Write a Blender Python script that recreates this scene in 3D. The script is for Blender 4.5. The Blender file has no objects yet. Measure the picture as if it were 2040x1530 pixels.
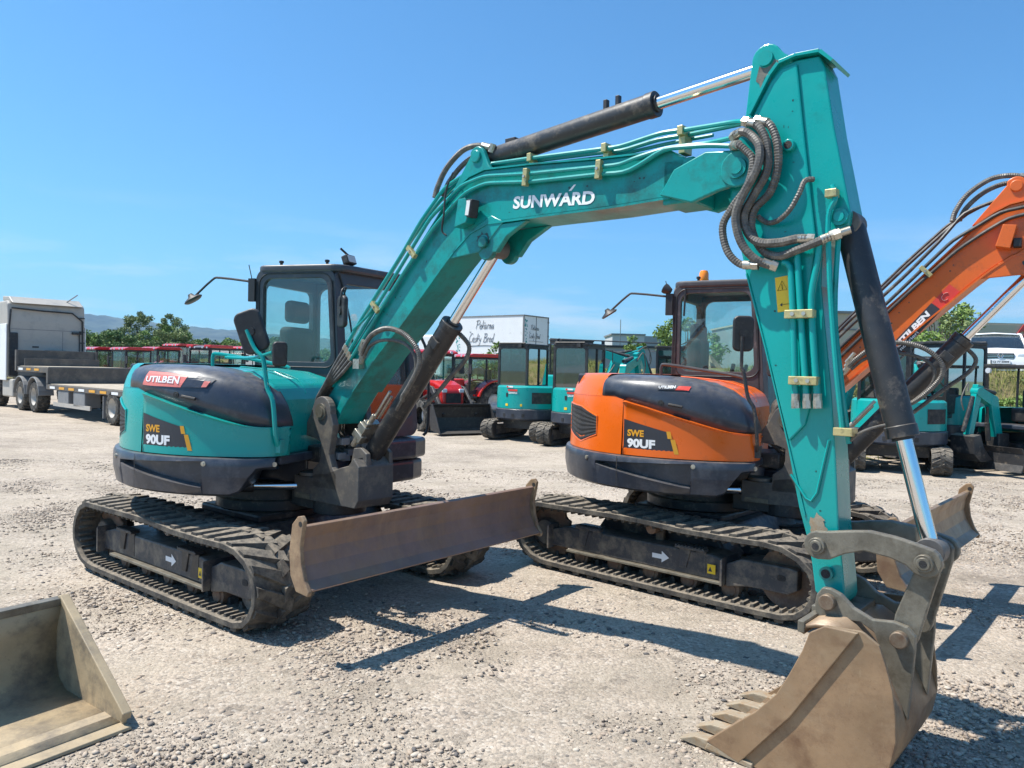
import bpy, math, random
import numpy as np
from mathutils import Matrix, Vector
R = math.radians
S = bpy.context.scene
COL = S.collection

# ---------------------------------------------------------------- camera, sky, sun, exposure
cd = bpy.data.cameras.new('camera'); cam = bpy.data.objects.new('camera', cd); COL.objects.link(cam)
cd.sensor_width = 36; cd.lens = 1519.4 / 2040 * 36; cd.clip_start = .05; cd.clip_end = 20000
_p, _r = .019044, .023
_X = Vector((1, 0, 0)); _F = Vector((0, math.cos(_p), -math.sin(_p))); _U = Vector((0, math.sin(_p), math.cos(_p)))
_x = _X * math.cos(_r) + _U * math.sin(_r); _u = -_X * math.sin(_r) + _U * math.cos(_r)
cam.matrix_world = Matrix(((_x.x, _u.x, -_F.x, 0), (_x.y, _u.y, -_F.y, 0), (_x.z, _u.z, -_F.z, 1.72), (0, 0, 0, 1)))
S.camera = cam
SUN_AZ, SUN_EL = R(177), R(61)          # direction towards the sun, counter-clockwise from +X
sv = Vector((math.cos(SUN_EL) * math.cos(SUN_AZ), math.cos(SUN_EL) * math.sin(SUN_AZ), math.sin(SUN_EL)))
sd = bpy.data.lights.new('sun', 'SUN'); sd.energy = 5.2; sd.angle = R(.55); sd.color = (1, .95, .87)
sun = bpy.data.objects.new('sun', sd); COL.objects.link(sun); sun.rotation_euler = sv.to_track_quat('Z', 'Y').to_euler()
W = bpy.data.worlds.new('World'); S.world = W; W.use_nodes = True
wn = W.node_tree.nodes; wl = W.node_tree.links; bg = wn['Background']
sky = wn.new('ShaderNodeTexSky'); sky.sky_type = 'NISHITA'; sky.sun_disc = False
sky.sun_elevation = SUN_EL; sky.sun_rotation = math.pi / 2 - SUN_AZ; sky.altitude = 200; sky.air_density = .95; sky.dust_density = .9; sky.ozone_density = 3.0
bg.inputs['Strength'].default_value = .11
tc = wn.new('ShaderNodeTexCoord'); mp = wn.new('ShaderNodeMapping'); mp.inputs['Scale'].default_value = (1.4, 1.4, 9)
nz = wn.new('ShaderNodeTexNoise'); nz.inputs['Scale'].default_value = 2.2; nz.inputs['Detail'].default_value = 8; nz.inputs['Roughness'].default_value = .62
cr = wn.new('ShaderNodeValToRGB'); cr.color_ramp.elements[0].position = .50; cr.color_ramp.elements[1].position = .72
sx = wn.new('ShaderNodeSeparateXYZ'); band = wn.new('ShaderNodeValToRGB')
e = band.color_ramp.elements; e[0].position = .0; e[0].color = (.9, .9, .9, 1); e[1].position = .2; e[1].color = (0, 0, 0, 1)
e2 = e.new(.05); e2.color = (.8, .8, .8, 1)
mu = wn.new('ShaderNodeMath'); mu.operation = 'MULTIPLY'
mx = wn.new('ShaderNodeMixRGB'); mx.inputs[2].default_value = (6.2, 6.6, 7.0, 1)
tint = wn.new('ShaderNodeMixRGB'); tint.blend_type = 'MULTIPLY'; tint.inputs[0].default_value = 1; tint.inputs[2].default_value = (.44, .94, 1.20, 1)
wl.new(tc.outputs['Generated'], mp.inputs['Vector']); wl.new(mp.outputs[0], nz.inputs['Vector']); wl.new(nz.outputs[0], cr.inputs[0])
wl.new(tc.outputs['Generated'], sx.inputs[0]); wl.new(sx.outputs['Z'], band.inputs[0])
wl.new(cr.outputs[0], mu.inputs[0]); wl.new(band.outputs[0], mu.inputs[1]); wl.new(mu.outputs[0], mx.inputs[0])
wl.new(sky.outputs[0], tint.inputs[1]); wl.new(tint.outputs[0], mx.inputs[1]); wl.new(mx.outputs[0], bg.inputs['Color'])
S.view_settings.view_transform = 'Standard'; S.view_settings.look = 'None'; S.view_settings.exposure = .6; S.view_settings.gamma = 1
S.render.engine = 'CYCLES'
S.cycles.max_bounces = 6; S.cycles.transparent_max_bounces = 12; S.cycles.volume_bounces = 0

# ---------------------------------------------------------------- materials
def mat(name, base, rough=.5, metal=0, dirt=None, amt=.4, scale=3., bump=0., bscale=40., coat=0, spec=.5, var=.12, dust=0., emit=None, streak=None, scratch=None):
    m = bpy.data.materials.new(name); m.use_nodes = True
    n, l = m.node_tree.nodes, m.node_tree.links; b = n['Principled BSDF']
    b.inputs['Metallic'].default_value = metal; b.inputs['Coat Weight'].default_value = coat; b.inputs['Coat Roughness'].default_value = .12
    b.inputs['Specular IOR Level'].default_value = spec
    tc = n.new('ShaderNodeTexCoord')
    def noise(sc, det=6, rg=.6, vec=None):
        t = n.new('ShaderNodeTexNoise'); t.inputs['Scale'].default_value = sc; t.inputs['Detail'].default_value = det; t.inputs['Roughness'].default_value = rg
        l.new(vec or tc.outputs['Object'], t.inputs['Vector']); return t.outputs[0]
    def ramp(src, a, b_, c0=(0, 0, 0, 1), c1=(1, 1, 1, 1)):
        t = n.new('ShaderNodeValToRGB'); t.color_ramp.elements[0].position = a; t.color_ramp.elements[1].position = b_
        t.color_ramp.elements[0].color = c0; t.color_ramp.elements[1].color = c1; l.new(src, t.inputs[0]); return t.outputs[0]
    def mixc(f, a, b_, bt='MIX'):
        t = n.new('ShaderNodeMixRGB'); t.blend_type = bt
        for k, v in ((0, f), (1, a), (2, b_)):
            if isinstance(v, (int, float)): t.inputs[k].default_value = v
            elif isinstance(v, tuple): t.inputs[k].default_value = v
            else: l.new(v, t.inputs[k])
        return t.outputs[0]
    B = (*base, 1)
    lo = tuple(max(0, c * (1 - var)) for c in base) + (1,); hi = tuple(min(1, c * (1 + var)) for c in base) + (1,)
    col = ramp(noise(scale * .7), .35, .65, lo, hi)
    if dirt:
        f = ramp(noise(scale * 1.6, 10, .72), .62 - amt * .35, .8 - amt * .2)
        col = mixc(f, col, (*dirt, 1))
        f2 = ramp(noise(scale * 22, 4, .7), .66 - amt * .12, .74)
        fm = n.new('ShaderNodeMath'); fm.operation = 'MULTIPLY'; fm.inputs[1].default_value = min(1, amt + .2); l.new(f2, fm.inputs[0])
        col = mixc(fm.outputs[0], col, (*dirt, 1))
    if streak or scratch:                                           # rust runs down the plate / fine scratches
        for (dc, sc_, lo_, hi_, k_) in (((streak or scratch), ((9, 9, .9) if streak else (3, 3, 5)), .50, .74, .75 if streak else .55), ((scratch or streak), (60, 5, 14), .62, .70, .3)):
            mp_ = n.new('ShaderNodeMapping'); mp_.inputs['Scale'].default_value = sc_; mp_.inputs['Rotation'].default_value = (0, .5 if sc_[0] == 60 else 0, 0); l.new(tc.outputs['Object'], mp_.inputs['Vector'])
            nn_ = noise(1., 7, .65, mp_.outputs[0]); rr_ = ramp(nn_, lo_, hi_); m3 = n.new('ShaderNodeMath'); m3.operation = 'MULTIPLY'; m3.inputs[1].default_value = k_; l.new(rr_, m3.inputs[0]); col = mixc(m3.outputs[0], col, (*dc, 1))
    if dust:
        g = n.new('ShaderNodeNewGeometry'); s_ = n.new('ShaderNodeSeparateXYZ'); l.new(g.outputs['Normal'], s_.inputs[0])
        q = n.new('ShaderNodeMath'); q.operation = 'MULTIPLY_ADD'; q.inputs[1].default_value = dust; q.inputs[2].default_value = dust * .1; q.use_clamp = True
        l.new(ramp(s_.outputs['Z'], .3, .95), q.inputs[0])
        q2 = n.new('ShaderNodeMath'); q2.operation = 'MULTIPLY'; l.new(q.outputs[0], q2.inputs[0]); l.new(ramp(noise(scale * 5, 8, .7), .3, .65), q2.inputs[1])
        col = mixc(q2.outputs[0], col, (.30, .25, .19, 1))
    l.new(col, b.inputs['Base Color'])
    rr = n.new('ShaderNodeMapRange'); l.new(noise(scale * 2.3, 8, .7), rr.inputs[0]); rr.inputs[1].default_value = .3; rr.inputs[2].default_value = .7
    rr.inputs[3].default_value = max(.03, rough * .75); rr.inputs[4].default_value = min(1, rough * 1.3); l.new(rr.outputs[0], b.inputs['Roughness'])
    if bump:
        bp = n.new('ShaderNodeBump'); bp.inputs['Strength'].default_value = bump; bp.inputs['Distance'].default_value = .01
        l.new(noise(bscale, 5, .65), bp.inputs['Height']); l.new(bp.outputs[0], b.inputs['Normal'])
    if emit: b.inputs['Emission Color'].default_value = (*emit, 1); b.inputs['Emission Strength'].default_value = 1
    return m
def glass(name, tintc=(.74, .88, .85), refl=.09, rough=.0, dif=.10):
    m = bpy.data.materials.new(name); m.use_nodes = True; n, l = m.node_tree.nodes, m.node_tree.links
    n.remove(n['Principled BSDF']); o = n['Material Output']
    t = n.new('ShaderNodeBsdfTransparent'); t.inputs[0].default_value = (*tintc, 1); g = n.new('ShaderNodeBsdfGlossy'); g.inputs['Roughness'].default_value = .02
    lw = n.new('ShaderNodeLayerWeight'); lw.inputs[0].default_value = .35
    ma = n.new('ShaderNodeMath'); ma.operation = 'MULTIPLY_ADD'; ma.inputs[1].default_value = .6; ma.inputs[2].default_value = refl; l.new(lw.outputs['Fresnel'], ma.inputs[0])
    x = n.new('ShaderNodeMixShader'); l.new(ma.outputs[0], x.inputs[0]); l.new(t.outputs[0], x.inputs[1]); l.new(g.outputs[0], x.inputs[2])
    d = n.new('ShaderNodeBsdfDiffuse'); d.inputs[0].default_value = (.5, .5, .48, 1)
    tcx = n.new('ShaderNodeTexCoord'); nn = n.new('ShaderNodeTexNoise'); nn.inputs['Scale'].default_value = 9; nn.inputs['Detail'].default_value = 8; l.new(tcx.outputs['Object'], nn.inputs['Vector'])
    mr = n.new('ShaderNodeMapRange'); mr.inputs[1].default_value = .45; mr.inputs[2].default_value = .8; mr.inputs[3].default_value = .02; mr.inputs[4].default_value = dif; l.new(nn.outputs[0], mr.inputs[0])
    y = n.new('ShaderNodeMixShader'); l.new(mr.outputs[0], y.inputs[0]); l.new(x.outputs[0], y.inputs[1]); l.new(d.outputs[0], y.inputs[2]); l.new(y.outputs[0], o.inputs[0])
    return m
DUST = (.24, .195, .145)
M = dict(
    teal=mat('teal_paint', (.0, .30, .275), .30, coat=.2, spec=.4, dirt=(.01, .17, .15), amt=.10, scale=2.5, var=.05, dust=.05, bump=.02, bscale=18),
    teal_worn=mat('worn_teal_paint', (.0, .265, .245), .36, coat=.15, spec=.4, dirt=(.02, .075, .065), amt=.42, scale=2.2, var=.12, dust=.12, bump=.06, bscale=25),
    orange=mat('orange_paint', (.74, .125, .006), .3, coat=.2, spec=.4, dirt=(.25, .07, .02), amt=.14, scale=2.5, var=.05, dust=.06, bump=.02, bscale=18),
    orange_worn=mat('worn_orange_paint', (.66, .12, .010), .38, coat=.1, dirt=(.25, .07, .03), amt=.28, scale=2.2, var=.1, dust=.12, bump=.06, bscale=25),
    navy=mat('dark_blue_grey_panel', (.026, .034, .052), .36, dirt=(.09, .095, .11), amt=.3, scale=3.5, var=.2, dust=.35, coat=.15, bump=.05, bscale=70),
    cabgrey=mat('cab_frame_grey', (.045, .05, .06), .42, dirt=(.12, .11, .1), amt=.2, scale=4, dust=.3),
    cabbrown=mat('cab_frame_brown_grey', (.058, .053, .056), .42, dirt=(.16, .13, .12), amt=.2, scale=4, dust=.3),
    black=mat('black_plastic', (.016, .016, .018), .5, dirt=(.08, .075, .065), amt=.3, scale=6, dust=.25),
    blacksteel=mat('black_painted_steel', (.02, .021, .024), .42, dirt=DUST, amt=.25, scale=4, dust=.45, bump=.08, bscale=50),
    frame=mat('undercarriage_steel', (.035, .038, .046), .5, dirt=DUST, amt=.45, scale=4, dust=.6, bump=.1, bscale=60),
    cast=mat('grey_casting', (.085, .08, .076), .55, dirt=(.2, .17, .13), amt=.4, scale=5, dust=.4, bump=.12, bscale=60),
    rubber=mat('dusty_rubber', (.042, .041, .040), .8, dirt=(.17, .15, .12), amt=.5, scale=5, dust=.8, bump=.3, bscale=60, spec=.25),
    tyre=mat('tyre_rubber', (.03, .029, .028), .85, dirt=(.2, .18, .15), amt=.5, scale=5, bump=.2, bscale=60, spec=.25),
    hose=mat('hose_rubber', (.075, .07, .064), .5, dirt=(.2, .18, .15), amt=.5, scale=14, dust=.3),
    chrome=mat('chrome_rod', (.75, .76, .78), .14, metal=1, var=.02),
    zinc=mat('zinc_fitting', (.5, .47, .40), .35, metal=.75, dirt=(.2, .15, .09), amt=.35, scale=20),
    brass=mat('yellow_zinc_clamp', (.52, .43, .2), .38, metal=.5, dirt=(.2, .17, .1), amt=.3, scale=25),
    steel=mat('worn_linkage_steel', (.185, .168, .132), .46, metal=.3, dirt=(.085, .072, .052), amt=.5, scale=7, var=.25, bump=.12, bscale=45, dust=.25),
    bucket=mat('earth_stained_bucket_steel', (.27, .172, .095), .5, metal=.15, dirt=(.145, .075, .04), amt=.42, scale=2.6, var=.3, bump=.1, bscale=35, dust=.35, scratch=(.36, .27, .17)),
    lbucket=mat('sand_grey_bucket_steel', (.44, .34, .21), .62, metal=.1, dirt=(.14, .12, .10), amt=.4, scale=3, var=.2, bump=.12, bscale=35, dust=.3),
    rustend=mat('rusty_plate_edge', (.30, .20, .115), .6, dirt=(.17, .10, .06), amt=.5, scale=7, var=.25, bump=.12, dust=.3),
    tooth=mat('earthy_tooth_steel', (.33, .27, .19), .55, dirt=(.30, .17, .07), amt=.5, scale=12, bump=.2, bscale=60, dust=.4),
    rust=mat('rusty_blade_steel', (.215, .135, .108), .55, metal=.1, dirt=(.27, .155, .085), amt=.45, scale=2.4, var=.35, bump=.12, bscale=40, dust=.3, streak=(.30, .19, .12)),
    pin=mat('rusty_pin', (.22, .17, .12), .5, metal=.4, dirt=(.13, .07, .04), amt=.5, scale=15),
    roller=mat('rusty_roller', (.17, .10, .065), .65, dirt=(.28, .2, .13), amt=.4, scale=10, bump=.2),
    white=mat('white_paint', (.78, .78, .77), .35, dirt=(.5, .48, .44), amt=.15, scale=2, var=.03),
    whitedecal=mat('white_decal', (.8, .8, .8), .4, var=.03), yellow=mat('yellow_decal', (.85, .55, .02), .4, var=.05),
    amber=mat('amber_decal', (.72, .34, .02), .4, var=.04), redd=mat('red_decal', (.62, .05, .035), .4, var=.1), dkdecal=mat('dark_decal', (.035, .036, .045), .4),
    grease=mat('dark_grease', (.012, .04, .036), .35, var=.3, scale=20), pink=mat('faded_red_decal', (.70, .19, .16), .45, var=.08),
    red=mat('red_tractor_paint', (.58, .014, .012), .3, coat=.4, var=.06, dust=.1), seat=mat('grey_seat_fabric', (.04, .044, .048), .85, bump=.2, bscale=90), lamp=mat('lamp_lens', (.55, .55, .52), .15),
    beacon=mat('amber_beacon', (.9, .25, .01), .2, coat=.5), grey=mat('grey_plastic', (.2, .2, .2), .6), greypaint=mat('light_grey_cab_wall', (.42, .385, .335), .5, dirt=(.3, .29, .27), amt=.35, scale=1.5, var=.05),
    wood=mat('deck_boards', (.42, .35, .26), .8, dirt=(.25, .2, .15), amt=.4, scale=2, var=.2), glass=glass('tinted_glass'), dglass=glass('dark_tinted_glass', (.10, .19, .19), .16, dif=.05),
    lens=mat('headlight_lens', (.6, .62, .65), .1, coat=1), blackvent=mat('vent_mesh', (.018, .018, .019), .7, bump=.5, bscale=220, dirt=(.07, .06, .05), amt=.35),
    mirror=mat('mirror_glass', (.6, .65, .7), .05, metal=1), galv=mat('dark_trailer_steel', (.09, .08, .07), .6, dirt=(.2, .16, .12), amt=.45, scale=1.5),
)

# ---------------------------------------------------------------- mesh helpers
class MB:
    def __init__(s): s.v = []; s.f = []; s.sm = []
    def add(s, vs, fs, smooth=False):
        o = len(s.v); s.v += [tuple(x) for x in vs]; s.f += [tuple(i + o for i in f) for f in fs]; s.sm += [smooth] * len(fs); return s
    def box(s, x0, x1, y0, y1, z0, z1, T=None):
        vs = [Vector((x, y, z)) for z in (z0, z1) for y in (y0, y1) for x in (x0, x1)]
        if T is not None: vs = [T @ v for v in vs]
        return s.add(vs, [(0, 2, 3, 1), (4, 5, 7, 6), (0, 1, 5, 4), (2, 6, 7, 3), (0, 4, 6, 2), (1, 3, 7, 5)])
    def prism(s, poly, y0, y1, T=None, axis='y', smooth=False):      # poly in xz extruded along y (or xy along z, yz along x)
        k = {'y': lambda a, b, c: (a, c, b), 'z': lambda a, b, c: (a, b, c), 'x': lambda a, b, c: (c, a, b)}[axis]
        n = len(poly); vs = [Vector(k(a, b, y0)) for a, b in poly] + [Vector(k(a, b, y1)) for a, b in poly]
        if T is not None: vs = [T @ v for v in vs]
        s.add(vs, [tuple(range(n)), tuple(range(2 * n - 1, n - 1, -1))]); s.add(vs, [(i, i + n, (i + 1) % n + n, (i + 1) % n) for i in range(n)], smooth); return s
    def tube(s, pts, r, n=8, cap=True, smooth=True, radii=None, flat=1.):
        P = [Vector(p) for p in pts]; m = len(P); vs = []; up = None
        for i in range(m):
            t = (P[min(i + 1, m - 1)] - P[max(i - 1, 0)]).normalized()
            if up is None: up = Vector((0, 0, 1)) if abs(t.z) < .9 else Vector((1, 0, 0))
            a = t.cross(up).normalized(); b = a.cross(t).normalized(); up = b
            rr = radii[i] if radii else r
            vs += [P[i] + (a * math.cos(2 * math.pi * k / n) + b * math.sin(2 * math.pi * k / n) * flat) * rr for k in range(n)]
        fs = [(i * n + k, i * n + (k + 1) % n, (i + 1) * n + (k + 1) % n, (i + 1) * n + k) for i in range(m - 1) for k in range(n)]
        s.add(vs, fs, smooth)
        if cap: s.add([vs[k] for k in range(n)], [tuple(range(n - 1, -1, -1))]); s.add([vs[(m - 1) * n + k] for k in range(n)], [tuple(range(n))])
        return s
    def cyl(s, a, b, r, n=20, r2=None): return s.tube([a, b], r, n, radii=[r, r if r2 is None else r2])
    def lathe(s, prof, n=24, T=None, axis='z'):                     # prof (r, h)
        vs = []
        for r, h in prof:
            for k in range(n):
                a = 2 * math.pi * k / n; p = (r * math.cos(a), r * math.sin(a), h)
                if axis == 'y': p = (p[0], p[2], p[1])
                if axis == 'x': p = (p[2], p[0], p[1])
                v = Vector(p); vs.append(T @ v if T is not None else v)
        m = len(prof); return s.add(vs, [(i * n + k, i * n + (k + 1) % n, (i + 1) * n + (k + 1) % n, (i + 1) * n + k) for i in range(m - 1) for k in range(n)], True)
    def grid(s, rows, closed=False, smooth=True):                   # rows of points
        n = len(rows[0]); vs = [p for r_ in rows for p in r_]; fs = []
        for i in range(len(rows) - 1):
            for k in range(n if closed else n - 1): fs.append((i * n + k, i * n + (k + 1) % n, (i + 1) * n + (k + 1) % n, (i + 1) * n + k))
        return s.add(vs, fs, smooth)
    def xf(s, T): s.v = [tuple(T @ Vector(v)) for v in s.v]; return s
def mesh_of(name, mb, m):
    me = bpy.data.meshes.new(name); me.from_pydata(mb.v, [], mb.f); me.polygons.foreach_set('use_smooth', mb.sm)
    me.materials.append(M[m] if isinstance(m, str) else m); me.update(); return me
SPLITS = {'hose', 'boom_foot_hose', 'cylinder_eye', 'bolt', 'pipe_bracket', 'valve_block', 'track_wheel', 'hose_fitting', 'roof_rail'}
def obj(name, mb, m, parent=None, F=None, bev=0, seg=2, label=None, kind=None, sol=0, fix=True):
    if name in SPLITS and not getattr(mb, 'one', False):             # every hose or bolt becomes an object of its own
        par = {}
        def find(a):
            while par[a] != a: par[a] = par[par[a]]; a = par[a]
            return a
        key = [tuple(round(c, 4) for c in v) for v in mb.v]
        for k in key: par.setdefault(k, k)
        for f in mb.f:
            a = find(key[f[0]])
            for i in f[1:]: par[find(key[i])] = a
        groups = {}
        for f, s in zip(mb.f, mb.sm): groups.setdefault(find(key[f[0]]), []).append((f, s))
        first = None
        for fs in groups.values():
            q = MB(); q.one = True; mp = {}
            for f, s in fs:
                t = []
                for i in f:
                    if i not in mp: mp[i] = len(q.v); q.v.append(mb.v[i])
                    t.append(mp[i])
                q.f.append(tuple(t)); q.sm.append(s)
            o = obj(name, q, m, parent, F, bev, seg, label, kind, sol, fix); first = first or o
        return first
    o = bpy.data.objects.new(name, mesh_of(name, mb, m)); COL.objects.link(o)
    if fix:
        import bmesh
        b = bmesh.new(); b.from_mesh(o.data); bmesh.ops.remove_doubles(b, verts=b.verts, dist=.00005); bmesh.ops.recalc_face_normals(b, faces=b.faces); b.to_mesh(o.data); b.free()
        if any(mb.sm): o.data.set_sharp_from_angle(angle=R(42))
    if parent: o.parent = parent
    if F is not None: o.matrix_local = F
    if sol: md = o.modifiers.new('t', 'SOLIDIFY'); md.thickness = sol; md.offset = -1
    if bev:
        md = o.modifiers.new('b', 'BEVEL'); md.width = bev; md.segments = seg; md.limit_method = 'ANGLE'; md.angle_limit = R(38); md.harden_normals = False
    if label: o['label'] = label
    if kind: o['kind'] = kind
    return o
def thing(name, label, cat, loc=(0, 0, 0), rz=0, group=None):
    o = bpy.data.objects.new(name, None); COL.objects.link(o); o.location = loc; o.rotation_euler = (0, 0, rz); o['label'] = label; o['category'] = cat
    if group: o['group'] = group
    return o
def tag(o, label, cat, group=None, kind=None):
    o['label'] = label; o['category'] = cat
    if group: o['group'] = group
    if kind: o['kind'] = kind
    return o
def smooth_path(pts, k=8, closed=False):
    P = [Vector(p) for p in pts]; n = len(P); out = []
    for i in range(n if closed else n - 1):
        p0, p1, p2, p3 = (P[(i - 1) % n], P[i], P[(i + 1) % n], P[(i + 2) % n]) if closed else (P[max(i - 1, 0)], P[i], P[i + 1], P[min(i + 2, n - 1)])
        for j in range(k):
            t = j / k; out.append(.5 * ((2 * p1) + (p2 - p0) * t + (2 * p0 - 5 * p1 + 4 * p2 - p3) * t * t + (3 * p1 - p0 - 3 * p2 + p3) * t ** 3))
    if not closed: out.append(P[-1])
    return out
def hose(mb, pts, r=.014, corr=.0, n=8, k=8):
    P = smooth_path(pts, k)
    if corr:                                                        # corrugated guard: resample finely, alternate radius
        L = [0]
        for a, b in zip(P, P[1:]): L.append(L[-1] + (b - a).length)
        m = int(L[-1] / .0065); Q = []; j = 0
        for i in range(m + 1):
            s_ = L[-1] * i / m
            while j < len(L) - 2 and L[j + 1] < s_: j += 1
            Q.append(P[j].lerp(P[j + 1], (s_ - L[j]) / max(1e-6, L[j + 1] - L[j])))
        return mb.tube(Q, r, n, radii=[r + (corr if i % 2 else 0) for i in range(len(Q))], smooth=False)
    return mb.tube(P, r, n)
def arc(cx, cz, r, a0, a1, n=8): return [(cx + r * math.cos(R(a0 + (a1 - a0) * i / n)), cz + r * math.sin(R(a0 + (a1 - a0) * i / n))) for i in range(n + 1)]
def rrect(x0, x1, z0, z1, r, n=5):
    return arc(x1 - r, z1 - r, r, 0, 90, n) + arc(x0 + r, z1 - r, r, 90, 180, n) + arc(x0 + r, z0 + r, r, 180, 270, n) + arc(x1 - r, z0 + r, r, 270, 360, n)
def ring(mb, out, inn, d0, d1, k):                                  # frame between two outlines; k maps (a, b, depth)
    n = len(out); A = [k(a, b, d0) for a, b in out]; B = [k(a, b, d0) for a, b in inn]; C = [k(a, b, d1) for a, b in out]; D = [k(a, b, d1) for a, b in inn]
    vs = A + B + C + D
    for i in range(n):
        j = (i + 1) % n
    mb.add(vs, [f for i in range(n) for j in [(i + 1) % n] for f in ((i, j, j + n, i + n), (i + 2 * n, i + 3 * n, j + 3 * n, j + 2 * n), (i, i + 2 * n, j + 2 * n, j), (i + n, j + n, j + 3 * n, i + 3 * n))]); return mb
def text2d(s, size=1, off=0., shear=0, sx=1):                       # flat triangles of a word, origin at its lower left
    c = bpy.data.curves.new('t', 'FONT'); c.body = s; c.size = size; c.offset = off; c.shear = shear; c.resolution_u = 3
    o = bpy.data.objects.new('t', c); me = bpy.data.meshes.new_from_object(o)
    V = [(v.co.x * sx, v.co.y) for v in me.vertices]; Fs = [tuple(p.vertices) for p in me.polygons]
    bpy.data.objects.remove(o); bpy.data.meshes.remove(me); return V, Fs
def word(mb, s, fn, w, h, off=.02, shear=0):                        # word stretched to w x h, put on a surface by fn(u, v)
    V, Fs = text2d(s, 1, off, shear); xs = [v[0] for v in V]; ys = [v[1] for v in V]; x0, x1, y0, y1 = min(xs), max(xs), min(ys), max(ys)
    return mb.add([fn((x - x0) / (x1 - x0) * w, (y - y0) / (y1 - y0) * h) for x, y in V], Fs)
def quadpatch(mb, c, fn, n=8):                                      # 4 corners (u,v): BL, BR, TR, TL
    (a, b, c_, d) = [Vector(q) for q in c]; rows = []
    for j in range(7): rows.append([Vector(fn(*a.lerp(b, i / n).lerp(d.lerp(c_, i / n), j / 6))) for i in range(n + 1)])
    return mb.grid(rows, smooth=False)
def rot(a): return Matrix.Rotation(a, 4, 'Z')
def trans(x, y, z): return Matrix.Translation((x, y, z))
# ---------------------------------------------------------------- tracked belt
def resample(poly, step):
    P = [Vector((x, 0, z)) for x, z in poly]; P.append(P[0]); L = [0]
    for a, b in zip(P, P[1:]): L.append(L[-1] + (b - a).length)
    n = int(round(L[-1] / step)); out = []; j = 0
    for i in range(n):
        s_ = L[-1] * i / n
        while L[j + 1] < s_: j += 1
        out.append(P[j].lerp(P[j + 1], (s_ - L[j]) / (L[j + 1] - L[j])))
    return out
def belt(loop, y0, y1, pitch=.142, th=.046, lug=.048, seed=1, step=.022):
    P = resample(loop, step); n = len(P)
    N = []
    for i in range(n):
        t = (P[(i + 1) % n] - P[i - 1]).normalized(); N.append((t, Vector((t.z, 0, -t.x))))
    cx = sum(p.x for p in P) / n; cz = sum(p.z for p in P) / n
    sg = 1 if N[0][1].dot(P[0] - Vector((cx, 0, cz))) > 0 else -1
    nor = [b * sg for a, b in N]
    def at(s_, y, h):
        q = (s_ / step) % n; i = int(q); f = q - i; p = P[i].lerp(P[(i + 1) % n], f); nn = nor[i].lerp(nor[(i + 1) % n], f).normalized(); return (p.x + nn.x * h, y, p.z + nn.z * h)
    mb = MB(); rows = []
    for (y, h) in ((y0, -.006), (y0 + .02, 0), (y1 - .02, 0), (y1, -.006), (y1, -th + .004), (y1 - .02, -th), (y0 + .02, -th), (y0, -th + .004)):
        rows.append([at(i * step, y, h) for i in range(n)])
    rows.append(rows[0]); mb.grid(rows, closed=True, smooth=True)
    total = n * step; m = int(total / pitch); pt = total / m; ym = (y0 + y1) / 2; rnd = random.Random(seed)
    w = y1 - y0
    for k in range(m):
        for half in (0, 1):
            s0 = (k + .5 * half) * pt
            ya, yb = (y0 + .010, ym + .035) if half == 0 else (ym - .035, y1 - .010)
            if half == 0: yo, yi = ya, yb
            else: yo, yi = yb, ya
            sl = pitch * .42; hh = lug * rnd.uniform(.92, 1.05)
            quad = []
            for (y, sh, hw) in ((yo, -sl, pitch * .26), (yi, sl, pitch * .40)):
                for e_, h in ((-1, -.002), (1, -.002), (-1, hh), (1, hh)):
                    quad.append(at(s0 + sh + e_ * hw * (1 if h < 0 else .72), y, h * (1 if (h < 0 or y == yi) else .38)))
            mb.add(quad, [(0, 1, 3, 2), (4, 6, 7, 5), (0, 4, 5, 1), (2, 3, 7, 6), (0, 2, 6, 4), (1, 5, 7, 3)])
        for (ya, yb, k) in ((y0 + .03, y0 + .13, k), (y1 - .13, y1 - .03, k), (y0 + .03, y0 + .13, k + .5), (y1 - .13, y1 - .03, k + .5)):     # inner ridges the rollers run on
            q = [at(k * pt + e_ * .018, y, h) for y in (ya, yb) for e_, h in ((-1, -th + .002), (1, -th + .002), (-.5, -th - .022), (.5, -th - .022))]
            mb.add(q, [(0, 1, 3, 2), (4, 6, 7, 5), (0, 4, 5, 1), (2, 3, 7, 6), (0, 2, 6, 4), (1, 5, 7, 3)])
        k = int(k); q = [at(k * pt + e_ * .025, y, h) for y in (ym - .03, ym + .03) for e_, h in ((-1, -th + .002), (1, -th + .002), (-.5, -th - .045), (.5, -th - .045))]
        mb.add(q, [(0, 1, 3, 2), (4, 6, 7, 5), (0, 4, 5, 1), (2, 3, 7, 6), (0, 2, 6, 4), (1, 5, 7, 3)])
    return mb
LOOP = [(-.98, .575), (-.68, .578), (-.22, .583), (.08, .582), (.4, .562), (.77, .56), (1.06, .568), (1.2, .552), (1.32, .50), (1.41, .42), (1.447, .33), (1.44, .22), (1.39, .13), (1.31, .066),
        (1.2, .038), (1.04, .034), (.7, .032), (0, .032), (-.66, .032), (-.92, .036), (-1.05, .066), (-1.16, .14), (-1.22, .24), (-1.225, .33), (-1.19, .43), (-1.10, .53)]

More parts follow.
